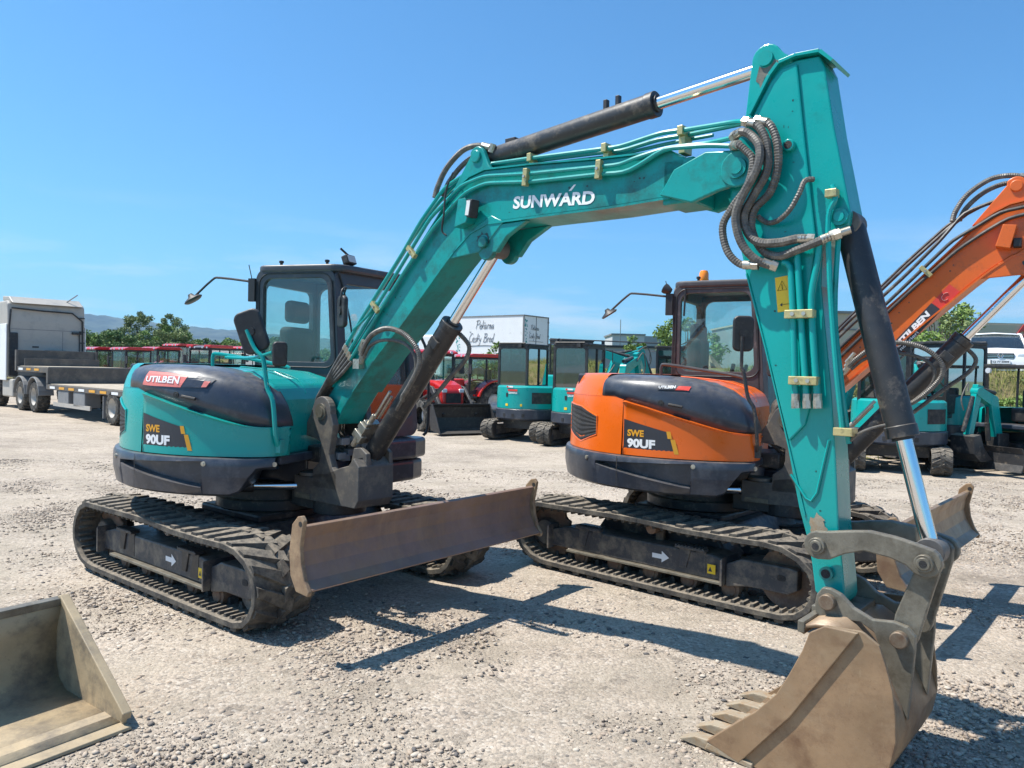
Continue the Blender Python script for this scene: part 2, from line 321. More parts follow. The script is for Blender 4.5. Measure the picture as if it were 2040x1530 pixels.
# ---------------------------------------------------------------- upper body shape: polar rings clipped by the front
def smin(a, b, w=.05):
    d = (b - a) / w
    return b - w * math.log1p(math.exp(d)) if d < 30 else a
def ringpt(th, r, z, xf=.66, yl=None):
    x = smin(r * math.cos(R(th)), xf); y = r * math.sin(R(th))
    if yl is not None: y = min(y, yl)
    return (x, y, z)
def lerp_t(x, tab):
    if x <= tab[0][0]: return tab[0][1]
    for (a, b), (c, d) in zip(tab, tab[1:]):
        if x <= c: return b + (d - b) * (x - a) / (c - a)
    return tab[-1][1]
SWOOSH = [(-107.5, 1.497), (-97, 1.452), (-88, 1.405), (-80, 1.362), (-72, 1.318), (-66, 1.290), (-60, 1.278), (-40, 1.272)]
HTOP = [(-.6, 1.700), (-.1, 1.692), (.12, 1.676), (.30, 1.640), (.44, 1.60), (.54, 1.55), (.61, 1.475), (.66, 1.37)]

def rod(mb, a, b, r, n=20): return mb.cyl(a, b, r, n)
def excavator(kind, loc, azT, azU, azB, label, group):
    P = dict(teal=('teal', 'teal_worn', 'teal', 'cabgrey'), orange=('orange', 'orange_worn', 'blacksteel', 'cabbrown'))[kind]
    paint, worn, linec, cabm = P
    root = thing('excavator', label, 'excavator', loc, azT, group)
    T = Matrix.Identity(4); U = rot(azU - azT); B = U @ trans(.82, -.32, 0) @ rot(azB - azU)
    # ------------------------------ undercarriage
    for s, sd_ in ((-1, 3), (1, 4)):
        y0, y1 = (-1.10, -.66) if s < 0 else (.66, 1.10)
        obj('rubber_track', belt(LOOP, y0, y1, seed=sd_), 'rubber', root, T, bev=.004, seg=1)
        fr = MB(); k = lambda x: x * 1.0
        yo = s * .985; yi = s * .72; ya, yb = min(yo, yi), max(yo, yi)
        fr.prism([(-.90, .19), (.74, .19), (.74, .35), (.62, .375), (-.72, .375), (-.90, .33)], ya, yb)
        tf = obj('track_frame', fr, 'frame', root, T, bev=.012)
        nm = MB(); nm.prism([(.74, .16), (.92, .195), (1.20, .195), (1.27, .235), (1.27, .375), (1.2, .385), (.86, .385), (.74, .33)], s * .99 if s < 0 else .74, s * .74 if s < 0 else .99)
        obj('idler_guard', nm, 'frame', tf, None, bev=.01)
        sl = MB(); sl.prism(rrect(1.125, 1.19, .285, .325, .018, 3), s * .992 - .001, s * .992 + .001)
        obj('slot', sl, 'blackvent', tf)
        for x in (.72, -.90):
            pl = MB(); out = [(x, .17), (x + .018, .17), (x + .018, .38), (x, .36)]
            pl.prism(out, min(s * 1.045, s * .75), max(s * 1.045, s * .75)); obj('flange_plate', pl, 'frame', tf, None, bev=.004)
        rl = MB(); rl.box(-.70, .73, min(s * .98, s * 1.03), max(s * .98, s * 1.03), .172, .192); obj('guard_rail', rl, 'steel', tf, None, bev=.004)
        st_z = .375
        for x in (-.62, .33):
            sp = MB(); z = st_z + (.03 if s < 0 else .03)
            sp.box(x, x + .25, s * .98 - .035 if s < 0 else s * .98 - .035, s * .98 + .035, z - .02, z)
            for i in range(9): sp.box(x + .005 + i * .028, x + .017 + i * .028, s * .98 - .04, s * .98 + .04, z, z + .010)
            sp.prism([(x + .03, .24), (x + .09, .24), (x + .13, z - .015), (x + .03, z - .015)], s * .985 - .012, s * .985 + .014)
            sp.prism([(x + .13, .21), (x + .25, .21), (x + .25, z - .015), (x + .17, z - .015)], s * .985 - .004, s * .985 + .008)
            obj('step', sp, 'blacksteel' if kind == 'teal' else 'frame', tf, None, bev=.004)
        if s < 0:
            ar = MB(); zc = .285; fn = lambda u, v: (.12 + u, -.9885, zc + v)
            ar.add([fn(0, -.018), fn(.085, -.018), fn(.085, .018), fn(0, .018)], [(0, 1, 2, 3)]); ar.add([fn(.085, -.045), fn(.15, 0), fn(.085, .045)], [(0, 1, 2)])
            obj('direction_arrow', ar, 'whitedecal', tf)
            wl_ = MB(); wl_.add([(.60, -1.0005, .235), (.665, -1.0005, .235), (.665, -1.0005, .305), (.60, -1.0005, .305)], [(0, 1, 2, 3)])
            wl_.xf(Matrix.Identity(4)); lab = obj('warning_label', wl_, 'yellow', tf)
            tr = MB(); tr.add([(.608, -1.002, .252), (.64, -1.002, .252), (.624, -1.002, .288)], [(0, 1, 2)]); obj('warning_sign', tr, 'dkdecal', lab)
        for i in range(5):
            r_ = MB(); x = -.60 + i * .34; T0 = trans(x, s * .86, .135)
            r_.lathe([(0, -.1), (.045, -.1), (.05, -.09), (.07, -.085), (.07, -.03), (.055, -.025), (.055, .025), (.07, .03), (.07, .085), (.045, .1), (0, .1)], 20, T0, 'y')
            obj('roller', r_, 'roller', tf)
        cr_ = MB(); cr_.box(.06, .13, min(s * .80, s * .84), max(s * .80, s * .84), .34, .52); cr_.lathe([(0, -.07), (.045, -.07), (.045, .07), (0, .07)], 18, trans(.09, s * .9, .485), 'y')
        obj('carrier_roller', cr_, 'roller' if kind == 'orange' else 'frame', tf, None, bev=.004)
        idl = MB(); c0 = trans(1.19, s * .88, .295)
        idl.lathe([(0, -.03), (.05, -.045), (.06, -.03), (.13, -.02), (.16, -.035), (.225, -.04), (.225, .04), (.16, .035), (.06, .03), (0, .03)], 36, c0, 'y'); id_ = obj('idler_wheel', idl, 'roller' if kind == 'orange' else 'frame', root)
        sp = MB(); cz = .285; cx = -.99
        sp.lathe([(0, -.115), (.115, -.115), (.122, -.105), (.125, .0), (.17, .01), (.17, .06), (0, .06)], 30, trans(cx, s * .84, cz), 'y' )
        if s > 0: sp = MB().lathe([(0, .115), (.115, .115), (.122, .105), (.125, .0), (.17, -.01), (.17, -.06), (0, -.06)], 30, trans(cx, s * .84, cz), 'y')
        dm = obj('drive_motor', sp, 'blacksteel', root); dc = MB().cyl((cx, s * (.84 + .115), cz), (cx, s * (.84 + .118), cz), .105, 28); obj('motor_cover', dc, 'cast', dm)
        tt = MB(); nt = 15; pts = []
        for i in range(nt * 2): a = 2 * math.pi * (i + .25) / (nt * 2); q = .225 if i % 2 else .255; pts += [(cx + q * math.cos(a), cz + q * math.sin(a))]
        tt.prism(pts, s * .88 - .02, s * .88 + .02); obj('sprocket', tt, 'roller', root, None, bev=.006, seg=1)
    xb = MB(); xb.prism([(-.62, .30), (.66, .30), (.50, .50), (-.48, .50)], -.74, .74); xb.prism([(-.42, .49), (.42, .49), (.42, .56), (-.42, .56)], -.42, .42)
    obj('undercarriage', xb, 'blacksteel', root, T, bev=.02)
    sr = MB().lathe([(0, .55), (.43, .55), (.46, .57), (.46, .64), (.42, .65), (.42, .80), (0, .80)], 40); obj('slewing_ring', sr, 'blacksteel', root, T)
    # blade
    bl = MB(); prof = [(1.885, .80), (1.845, .74), (1.828, .64), (1.845, .55), (1.885, .475), (1.97, .425), (1.985, .437), (1.93, .482), (1.89, .56), (1.872, .64), (1.88, .72), (1.908, .79)]
    bl.prism(prof, -1.085, 1.085); b_ = obj('blade', bl, 'rust' if kind == 'teal' else 'bucket', root, T, bev=.004)
    for s in (-1, 1):
        e_ = MB(); e_.prism([(1.875, .85), (1.825, .80), (1.80, .64), (1.815, .50), (1.87, .415), (1.98, .405), (1.99, .432), (1.95, .49), (1.918, .58), (1.905, .68), (1.925, .78), (1.935, .83), (1.91, .858)], s * 1.10 - .014, s * 1.10 + .014)
        obj('end_plate', e_, 'rustend' if kind == 'teal' else 'bucket', b_, None, bev=.006)
        ho = MB().cyl((1.905, s * 1.1 - .0155, .81), (1.905, s * 1.1 + .0155, .81), .016, 12); obj('lifting_hole', ho, 'blackvent', b_)
    ce = MB().box(1.86, 1.998, -1.08, 1.08, .418, .43); 
    am = MB()
    for s in (-1, 1):
        am.prism([(.55, .30), (1.0, .28), (1.80, .46), (1.80, .62), (1.0, .42), (.55, .40)], s * .42 - .06, s * .42 + .06)
        am.cyl((.75, s * .15, .42), (1.45, s * .15, .56), .045, 14)
    obj('blade_arm', am, 'blacksteel', root, T, bev=.01)
    # ------------------------------ upper structure
    ths = [x for x in range(-52, -78, -3)] + [-78, -78.9, -79.1] + [x for x in range(-82, -119, -3)] + [-118.9, -119.1] + [x for x in range(-121, -311, -3)]
    rows = []
    def zb(th):                                                     # underside of the counterweight, arched at its front end
        f = max(0, min(1, (th + 69) / 9)); f = f * f * (3 - 2 * f); g = max(0, min(1, (-292 - th) / 8)) * 0
        return .800 + f * .185
    def zl(th): return max(.872, min(.985, .985 + (th + 119) * -.0029)) if -119 <= th <= -79 else .94
    def zu(th): return 1.0 + (th + 119) * .0011 if -119 <= th <= -79 else 1.005
    def rr(th, k): return (k + .025) if -119 <= th <= -79 else 0
    for f in (lambda t: (zb(t) + .005, 1.10), lambda t: (zb(t), 1.15), lambda t: (zb(t) + .02, 1.185), lambda t: (max(zl(t) - .008, zb(t) + .022), 1.207), lambda t: (max(zl(t) + .006, zb(t) + .024), 1.207 - rr(t, .04)),
              lambda t: (max(zu(t) - .006, zb(t) + .026), 1.207 - rr(t, .04)), lambda t: (max(zu(t) + .004, zb(t) + .028), 1.207), lambda t: (1.040, 1.205), lambda t: (1.062, 1.195), lambda t: (1.068, 1.17), lambda t: (1.068, 1.0)):
        rows.append([ringpt(t, f(t)[1], f(t)[0], .66 if t > -180 else .52) for t in ths])
    rows.insert(0, [ringpt(t, .6, zb(t) + .01, .6 if t > -180 else .5) for t in ths])
    m_ = MB().grid(rows); cw = obj('counterweight', m_, 'navy', root, U)
    for th, z in ((-124.5, 1.014), (-78.2, 1.028), (-52, 1.022)):
        p = Vector(ringpt(th, 1.21, z)); q = Vector((math.cos(R(th)), math.sin(R(th)), 0)) if th < -60 else Vector((.75, -.65, 0))
        sb = MB().cyl(p - q * .01, p + q * .004, .017, 14); sb.cyl(p, p + q * .009, .008, 6); obj('bolt', sb, 'zinc', cw)
    gr = MB(); gr.grid([[ringpt(-107.6 + d, 1.2085, z) for z in (.81, .95, 1.06)] for d in (-.15, .15)], smooth=False); obj('joint_line', gr, 'blackvent', cw)
    # rear cover, its vent and seam
    def cover_r(z): return lerp_t(z, [(1.07, 1.165), (1.45, 1.15), (1.52, 1.14), (1.62, 1.11), (1.69, 1.07), (1.712, 1.02)])
    t1 = [x for x in np.arange(-107.3, -272, -4.)]; t2 = [x for x in np.arange(-119.8, -272, -4.)]
    t2[0] = -119.8
    rows = [[ringpt(t, cover_r(z) + dr, z) for t in t1] for z, dr in ((1.07, -.03), (1.072, 0), (1.25, 0), (1.45, 0), (1.50, 0), (1.525, 0))]
    m_ = MB().grid(rows); rows = []
    for z in (1.522, 1.56, 1.60, 1.65, 1.685, 1.703): rows.append([ringpt(t, cover_r(z) + .002, z) for t in t2])
    rows.append([ringpt(t, .9, 1.708) for t in t2]); rows.append([ringpt(t, .3, 1.708) for t in t2]); m_.grid(rows)
    m_.add([ringpt(-107.3, cover_r(1.525), 1.525), ringpt(-113, cover_r(1.525), 1.525), ringpt(-119.8, cover_r(1.525), 1.525), ringpt(-119.8, cover_r(1.56) + .002, 1.56), ringpt(-114.5, cover_r(1.535), 1.535)], [(0, 1, 2, 3, 4)])
    rc = obj('rear_cover', m_, paint, root, U)
    vt = [(-121.3, 1.36), (-121.2, 1.205), (-127, 1.145), (-133, 1.13), (-149, 1.19), (-150, 1.43), (-140, 1.42)]
    m_ = MB()
    def strip(th0, th1, lo, hi, dr, n=8): return [[ringpt(th0 + (th1 - th0) * i / n, cover_r(1.3) + dr, z) for i in range(n + 1)] for z in (lo, hi)]
    tab_lo = [(-152, 1.20), (-134, 1.125), (-121.3, 1.205)]; tab_hi = [(-152, 1.44), (-134, 1.425), (-121.3, 1.355)]
    tt_ = list(np.linspace(-152, -121.3, 17)); nr = 14
    def vz(t, f): lo = lerp_t(t, tab_lo); hi = lerp_t(t, tab_hi); return lo + (hi - lo) * f
    m_.grid([[ringpt(t, cover_r(1.3) + .004 + .004 * (j % 2), vz(t, j / nr)) for t in tt_] for j in range(nr + 1)], smooth=False)
    vg = obj('vent_grille', m_, 'blackvent', rc)
    fr = MB()
    for pts in ([(t, vz(t, 0)) for t in tt_], [(t, vz(t, 1)) for t in tt_], [(tt_[-1], vz(tt_[-1], f)) for f in (0, .5, 1)], [(tt_[0], vz(tt_[0], f)) for f in (0, .5, 1)]):
        fr.tube([ringpt(t, cover_r(1.3) + .002, z) for t, z in pts], .007, 6)
    obj('vent_frame', fr, paint, rc)
    lv = MB().tube([ringpt(t, cover_r(1.44) - .002, 1.40 + (-121 - t) * .0022) for t in range(-112, -156, -4)], .010, 6); pass
    # side door panel
    ts = list(np.linspace(-106.7, -42, 34))
    def pr(z): return 1.165 - (z - 1.07) * .055
    rows = [[ringpt(t, pr(1.08) - .03, 1.071, .652) for t in ts], [ringpt(t, pr(1.08), 1.075, .655) for t in ts], [ringpt(t, pr(1.12), 1.12, .66) for t in ts]]
    for f in (.25, .5, .75, .93): rows.append([ringpt(t, pr(1.2), 1.12 + (lerp_t(t, SWOOSH) - 1.12) * f, .66) for t in ts])
    def lip(t): return .022 * max(0, min(1, (-64 - t) / 8)) 
    rows.append([ringpt(t, pr(1.3) + lip(t) * .6, lerp_t(t, SWOOSH) - .012, .66) for t in ts]); rows.append([ringpt(t, pr(1.3) + lip(t), lerp_t(t, SWOOSH), .66) for t in ts]); rows.append([ringpt(t, 1.10, lerp_t(t, SWOOSH) + .012, .65) for t in ts])
    # flare of the lip is widest in the middle of the curve
    m_ = MB().grid(rows); m_.grid([[ringpt(-106.7, r_, z) for r_ in (pr(z), 1.1)] for z in (1.075, 1.2, 1.35, 1.497)])
    sp_ = obj('side_door', m_, paint, root, U, sol=.012)
    sm_ = MB().grid([[ringpt(-107.0 + d, 1.147, z) for z in np.linspace(1.07, 1.50, 6)] for d in (-.6, .6)], smooth=False); obj('door_seam', sm_, 'blackvent', sp_)
    # decals of the door: dark quad, SWE / 90UF, amber bars
    R0 = 1.163
    def surf(s_, z): t = -106.2 + math.degrees(s_ / R0); return ringpt(t, pr(1.2) + .004, z, .66)
    dq = MB(); dq.grid([[surf(.0 + .37 * i / 12, 1.354 - .083 * i / 12) for i in range(13)], [surf(.435 * i / 12, 1.112 - .0 * i) for i in range(13)]], smooth=False); d_ = obj('model_plate', dq, 'dkdecal', sp_)
    fn = lambda s_, z: tuple(Vector(surf(s_, z)) + Vector((math.cos(R(-95)), math.sin(R(-95)), 0)) * .002)
    w1 = MB(); word(w1, 'SWE', lambda u, v: fn(.035 + u, 1.222 + v), .145, .053, .04); obj('series_lettering', w1, 'amber', d_)
    w2 = MB(); word(w2, '90UF', lambda u, v: fn(.035 + u, 1.134 + v), .24, .072, .05); obj('model_lettering', w2, 'whitedecal', d_)
    for q in ([(.372, 1.222), (.405, 1.222), (.392, 1.277), (.36, 1.277)], [(.425, 1.108), (.46, 1.108), (.428, 1.218), (.393, 1.218)]):
        a_ = MB(); quadpatch(a_, q, fn, 3); obj('amber_bar', a_, 'amber', d_)
    # engine hood
    NH = 46
    def zlow(t): return 1.53 - .0 if t < -112 else (1.53 + (lerp_t(t, SWOOSH) + .006 - 1.53) * min(1, (t + 112) / 4.5))
    def hp(t, f, r, xf):
        x0 = smin(r * math.cos(R(t)), xf); zt = lerp_t(x0, HTOP); zl_ = zlow(t); return ringpt(t, r, zl_ + (max(zt, zl_) - zl_) * f, xf)
    lv_ = ((0, 1.142, .655), (.3, 1.14, .65), (.55, 1.13, .635), (.74, 1.112, .61), (.86, 1.085, .575), (.94, 1.05, .53), (1, .99, .45), (1.02, .92, .38), (1.03, .84, .30), (1.03, .76, .2))
    m_ = MB().grid([[hp(-119.3 + (-math.degrees(math.asin(min(.999, .735 / l_[1]))) + 119.3) * i / NH, *l_) for i in range(NH + 1)] for l_ in lv_]); hd = obj('engine_hood', m_, 'navy', root, U, sol=.01)
    def hs(t, f):                                                   # point on the hood's flank, f up its face
        for a, b in zip(lv_, lv_[1:]):
            if f <= b[0]: k = (f - a[0]) / (b[0] - a[0]); l_ = [a[i] + (b[i] - a[i]) * k for i in range(3)]; break
        p = Vector(hp(t, *l_)); return p + Vector((math.cos(R(t)), math.sin(R(t)), .35)).normalized() * .006
    if kind == 'teal':
        st = MB(); c_ = [(-108, .28), (-86.5, .58), (-84, .83), (-107, .69)]
        st = MB(); quadpatch(st, [(-108.5, .22), (-89.5, .46), (-87.3, .80), (-106.8, .76)], lambda a, b: hs(a, b), 10); so = obj('hood_sticker', st, 'pink', hd)
        w = MB(); word(w, 'UTILBEN', lambda u, v: hs(-106.6 + u * 16.2, .37 + u * .16 + v * .20) + Vector((0, -.003, .002)), 1, 1, .03, .0); obj('sticker_lettering', w, 'whitedecal', so)
        st2 = MB(); quadpatch(st2, [(-89.3, .46), (-79.5, .60), (-76.8, .85), (-87.1, .80)], lambda a, b: hs(a, b), 6); s2 = obj('worn_sticker', st2, 'grey', hd); s2.data.materials[0] = M['navy']
        sq = MB(); quadpatch(sq, [(-81.4, .58), (-79.6, .61), (-78.4, .76), (-80.6, .74)], lambda a, b: hs(a, b) + Vector((0, -.003, .002)), 2); obj('red_mark', sq, 'pink', s2)
    else:
        st = MB(); quadpatch(st, [(-93, .60), (-86, .68), (-84.9, .80), (-92.3, .74)], lambda a, b: hs(a, b), 6); so = obj('hood_sticker', st, 'dkdecal', hd)
        w = MB(); word(w, 'UTILBEN', lambda u, v: hs(-92.5 + u * 6.6, .64 + u * .08 + v * .08) + Vector((0, -.003, .002)), 1, 1, .04); obj('sticker_lettering', w, 'whitedecal', so)
        sr_ = MB(); quadpatch(sr_, [(-86, .68), (-80.8, .74), (-80, .855), (-84.9, .80)], lambda a, b: hs(a, b), 4); obj('red_sticker', sr_, 'redd', hd)
    kh = Vector(hs(-91, .02 + .0)); 
    for (t, z, r_) in ((-91.2, 1.49, .016),):
        p = Vector(ringpt(t, 1.143, z)); q = Vector((math.cos(R(t)), math.sin(R(t)), 0)); kk = MB().cyl(p - q * .01, p + q * .003, r_ + .006, 16); kk.cyl(p, p + q * .007, r_ * .55, 12); obj('lock', kk, 'black', hd)
    hn = MB(); hn.grid([[Vector(ringpt(t, 1.150, z)) for t in (-88, -85.5, -83)] for z in (1.455, 1.478)], smooth=False); hn.box(-.0, .001, -.001, 0, 1.47, 1.471); 
    hn2 = MB(); a_, b2 = Vector(ringpt(-88, 1.16, 1.482)), Vector(ringpt(-82.8, 1.16, 1.466)); hn2.tube([a_, b2], .011, 8); obj('door_handle', hn2, 'black', hd)
    # teal shell between hood and cab
    tc_ = MB(); tc_.prism([(-.55, 1.05), (.56, 1.05), (.575, 1.26), (.565, 1.46), (.53, 1.555), (.44, 1.61), (.25, 1.662), (-.05, 1.685), (-.55, 1.69)], -.80, .12)
    obj('tank_cover', tc_, paint, root, U, bev=.035, seg=3)
    ln = MB().tube(smooth_path([(-.1, -.34, 1.693), (.22, -.36, 1.67), (.40, -.38, 1.63), (.5, -.40, 1.575), (.55, -.42, 1.50)], 4), .006, 6); obj('cover_ridge', ln, paint, root, U)
    dk = MB(); dk.box(-.62, .05, -.80, 1.06, .80, 1.06); dk.box(-.95, -.3, -.6, .9, 1.06, 1.698); dk.box(.0, .50, -.30, 1.06, .78, 1.06); dk.box(.0, .62, -.84, .55, 1.0, 1.064)
    obj('swing_frame', dk, 'navy', root, U, bev=.015)
    # handrail
    for q in ([(-.22, -.52, 1.69), (-.22, -.52, 1.775), (-.17, -.52, 1.79), (.10, -.50, 1.755), (.40, -.50, 1.71), (.46, -.5, 1.69)],):
        hr = MB().tube(smooth_path(q, 5), .013, 8); obj('hand_rail', hr, paint if kind == 'teal' else 'cabbrown', root, U)
    # mirror stalk with two mirrors
    ms = MB(); sm2 = smooth_path([(.655, -.92, 1.15), (.66, -.96, 1.24), (.635, -.96, 1.46), (.585, -.955, 1.555), (.55, -.95, 1.73), (.53, -.95, 1.775)], 4); ms.tube(sm2, .017 if kind == 'teal' else .014, 8)
    ms.box(.62, .68, -.93, -.88, 1.10, 1.19)
    if kind == 'teal':
        ms.tube(smooth_path([(.53, -.95, 1.775), (.47, -.95, 1.83), (.405, -.95, 1.955)], 4), .015, 8); ms.tube([(.53, -.95, 1.775), (.60, -.93, 1.80)], .012, 8); ms.tube(smooth_path([(.53, -.95, 1.775), (.40, -.85, 1.765), (.1, -.6, 1.76), (-.10, -.52, 1.765)], 4), .012, 8)
    else: ms.tube([(.53, -.95, 1.775), (.53, -.95, 2.01)], .013, 8)
    ma = obj('mirror_arm', ms, paint if kind == 'teal' else 'blacksteel', root, U)
    def mirror(c, w, h, ry, rz, name='mirror', sz=.04):
        mm = MB(); mm.prism(rrect(-w / 2, w / 2, -h / 2, h / 2, min(w, h) * .28), -sz / 2, sz / 2); mm.xf(trans(*c) @ rot(rz) @ Matrix.Rotation(ry, 4, 'Y'))
        o = obj(name, mm, 'black', root, U, bev=.016, seg=3)
        g = MB(); g.prism(rrect(-w / 2 + .012, w / 2 - .012, -h / 2 + .012, h / 2 - .012, min(w, h) * .22), sz / 2, sz / 2 + .002); g.xf(trans(*c) @ rot(rz) @ Matrix.Rotation(ry, 4, 'Y')); obj('mirror_glass', g, 'mirror', o)
        n_ = MB(); n_.cyl((0, -sz / 2 - .012, 0), (0, -sz / 2 + .005, 0), .03, 16); n_.xf(trans(*c) @ rot(rz) @ Matrix.Rotation(ry, 4, 'Y')); obj('mirror_joint', n_, 'black', o)
        return o
    if kind == 'teal':
        mirror((.425, -.92, 1.945), .20, .31, R(-20), R(12)); mirror((.65, -.91, 1.79), .10, .175, R(0), R(38), sz=.05)
    else: mirror((.53, -.92, 2.03), .155, .27, 0, R(20)); mirror((.72, -.62, 1.79), .14, .16, 0, R(-30), sz=.05)
    # ------------------------------ cab
    y0, y1 = .17, 1.10; X0, X1 = -.34, .535; ZT = 2.545
    kY = lambda yy: (lambda a, b, d: (a, yy + d, b)); kX = lambda xx: (lambda a, b, d: (xx + d, a, b))
    c_ = MB()
    lean = .105; SK = .27
    def skx(y): return SK * max(0, min(1, (y - y0) / (y1 - y0)))
    def side(a, b, d, yy): return (a + (lean * (1 - (b - 1.08) / (ZT - 1.08)) + skx(yy) if a > .1 else 0), yy + d, b)
    XT = X1 - lean
    outer = rrect(X0, XT, 1.08, ZT, .10, 7); inner = rrect(X0 + .075, XT - .075, 1.745, ZT - .085, .085, 7)
    for yy, dd in ((y0, .05), (y1 - .05, .05)): ring(c_, outer, inner, 0, dd, lambda a, b, d, yy=yy: side(a, b, d, yy))
    of = rrect(y0 + .0, y1, 1.08, ZT - .01, .10, 7); inf = rrect(y0 + .085, y1 - .07, 1.25, ZT - .13, .07, 7)
    ring(c_, of, inf, -.05, 0, lambda a, b, d: (XT + lean * (1 - (b - 1.08) / (ZT - 1.08)) + skx(a) + d, a, b))
    inr = rrect(y0 + .09, y1 - .09, 1.745, ZT - .13, .07, 7); ring(c_, of, inr, 0, .05, kX(X0))
    cab = obj('cab', c_, cabm, root, U, bev=.008)
    rf = MB(); rf.prism([(x_ + (skx(y_) if x_ > .1 else 0), y_) for x_, y_ in rrect(X0 - .005, XT + .06, y0 - .015, y1 + .015, .11, 7)], ZT - .035, ZT + .03, axis='z'); obj('cab_roof', rf, cabm, cab, None, bev=.022, seg=3)
    for yy in (y0 + .022, y1 - .028):
        g = MB(); g.add([side(a, b, 0, yy) for a, b in inner], [tuple(range(len(inner)))]); obj('side_window', g, 'glass', cab)
    g = MB(); g.add([(XT + lean * (1 - (b - 1.08) / (ZT - 1.08)) + skx(a) - .02, a, b) for a, b in inf], [tuple(range(len(inf)))]); obj('windscreen', g, 'glass', cab)
    g = MB(); g.add([(X0 + .02, a, b) for a, b in inr], [tuple(range(len(inr)))]); obj('rear_window', g, 'glass', cab)
    sl_ = MB().tube([side(a, b, -.002, y0) for a, b in rrect(X0 + .035, XT - .03, 1.70, ZT - .045, .10, 7)] + [side(*rrect(X0 + .035, XT - .03, 1.70, ZT - .045, .10, 7)[0], -.002, y0)], .006, 6, cap=False); obj('window_seal', sl_, 'black', cab)
    fl = MB().box(X0 + .05, X1 - .03, y0 + .05, y1 - .05, 1.10, 1.16); fl.box(X0 + .05, .0, y0 + .06, y1 - .06, 1.16, 1.45); fl.box(X1 - .25, X1 - .06, y0 + .08, y0 + .2, 1.16, 1.62); obj('cab_floor', fl, 'black', cab, None, bev=.01)
    se = MB(); sx_, sy_ = -.10, (y0 + y1) / 2 - .03
    se.box(sx_ - .1, sx_ + .30, sy_ - .22, sy_ + .22, 1.46, 1.58); se.box(sx_ - .17, sx_ - .04, sy_ - .21, sy_ + .21, 1.55, 2.06, None)
    s_o = obj('seat', se, 'seat', cab, None, bev=.05, seg=4)
    hr_ = MB().box(sx_ - .16, sx_ - .05, sy_ - .15, sy_ + .15, *((2.10, 2.30) if kind == 'teal' else (2.0, 2.2))); obj('head_rest', hr_, 'seat', s_o, None, bev=.045, seg=4)
    cs = MB(); cs.box(sx_ - .0, sx_ + .3, sy_ - .33, sy_ - .25, 1.58, 1.68); cs.box(sx_, sx_ + .3, sy_ + .25, sy_ + .33, 1.58, 1.68); cs.tube([(sx_ + .27, sy_ - .29, 1.66), (sx_ + .3, sy_ - .29, 1.82)], .02, 8); cs.tube([(sx_ + .27, sy_ + .29, 1.66), (sx_ + .3, sy_ + .29, 1.82)], .02, 8)
    cs.box(X1 - .14, X1 - .10, y0 + .06, y0 + .24, 1.72, 1.86); obj('console', cs, 'black', cab, None, bev=.01)
    wp = MB().tube([side(X0 + .06, 2.46, .02, y0), side(X0 + .02, 1.95, .02, y0)], .008, 6)
    # arm with round mirror at the cab's rear corner
    aa = MB(); aa.tube(smooth_path([(X0 - .02, .17, 2.43), (-.70, .16, 2.47), (-.78, .15, 2.45), (-.93, .12, 2.31)], 3), .010, 8); aa.box(X0 - .065, X0 + .0, .15, .19, 2.26, 2.46)
    aa.tube([(X0 - .04, .17, 2.45), (X0 - .075, .17, 2.58)], .004, 5)
    ao = obj('mirror_bracket', aa, 'black', root, U); rm = MB().lathe([(0, -.012), (.07, -.012), (.085, 0), (.075, .01), (.03, .03), (.018, .055), (0, .055)], 24, trans(-.945, .11, 2.275) @ Matrix.Rotation(R(-30), 4, 'Y') @ Matrix.Rotation(R(14), 4, 'X')); obj('round_mirror', rm, 'black', ao)
    for (x, y) in ((-.12, y0 + .02), (.33, y0 + .02)):
        b1 = MB().lathe([(0, 0), (.012, 0), (.012, .02), (.02, .022), (.02, .04), (0, .045)], 10, trans(x, y + .03, ZT + .03)); obj('roof_bolt', b1, 'black', cab)
    # front mirror on the pillar and work light
    if kind == 'teal':
        mirror((.60, .02, 2.16), .155, .26, 0, R(-38)); k_ = MB().tube(smooth_path([(.50, .2, 2.30), (.56, .14, 2.36), (.60, .05, 2.36), (.60, .0, 2.32), (.59, -.01, 2.20)], 5), .007, 6); obj('mirror_bracket', k_, 'black', root, U)
        wlt = MB().prism(rrect(-.065, .065, -.04, .04, .012, 3), -.03, .03); Tw = trans(.50, .40, 2.63) @ rot(R(-80)) @ Matrix.Rotation(R(12), 4, 'Y'); Tw = trans(.47, .34, 2.625) @ rot(R(85)) @ Matrix.Rotation(R(-20), 4, 'X')
        wlt.xf(Tw); w_ = obj('work_light', wlt, 'black', root, U, bev=.006); l_ = MB().prism(rrect(-.055, .055, -.03, .03, .01, 3), -.033, -.0305); l_.xf(Tw); obj('lamp_lens', l_, 'lamp', w_); l2 = MB().tube([(.47, .34, 2.66), (.42, .28, 2.72)], .01, 8); l2.tube([(.46, .34, 2.6), (.45, .34, 2.55)], .012, 8); obj('light_bracket', l2, 'black', w_)
        fj = MB().tube(smooth_path([(.455, .20, 2.5), (.47, .24, 2.4), (.53, .27, 2.1), (.56, .27, 1.9)], 5), .008, 6); obj('wiper_hose', fj, 'black', cab)
    else:
        be = MB().lathe([(0, 0), (.05, 0), (.05, .022), (0, .022)], 20, trans(-.13, .45, ZT + .03)); bo = obj('beacon_base', be, 'black', cab); b2_ = MB().lathe([(0, .022), (.044, .022), (.047, .03), (.044, .10), (.032, .125), (0, .132)], 20, trans(-.13, .45, ZT + .03)); obj('beacon', b2_, 'beacon', bo)
        wlt = MB().lathe([(0, -.04), (.03, -.04), (.048, .01), (.048, .03), (0, .03)], 14, trans(X0 - .06, .17, 2.50) @ Matrix.Rotation(R(-60), 4, 'Y')); obj('work_light', wlt, 'black', root, U)
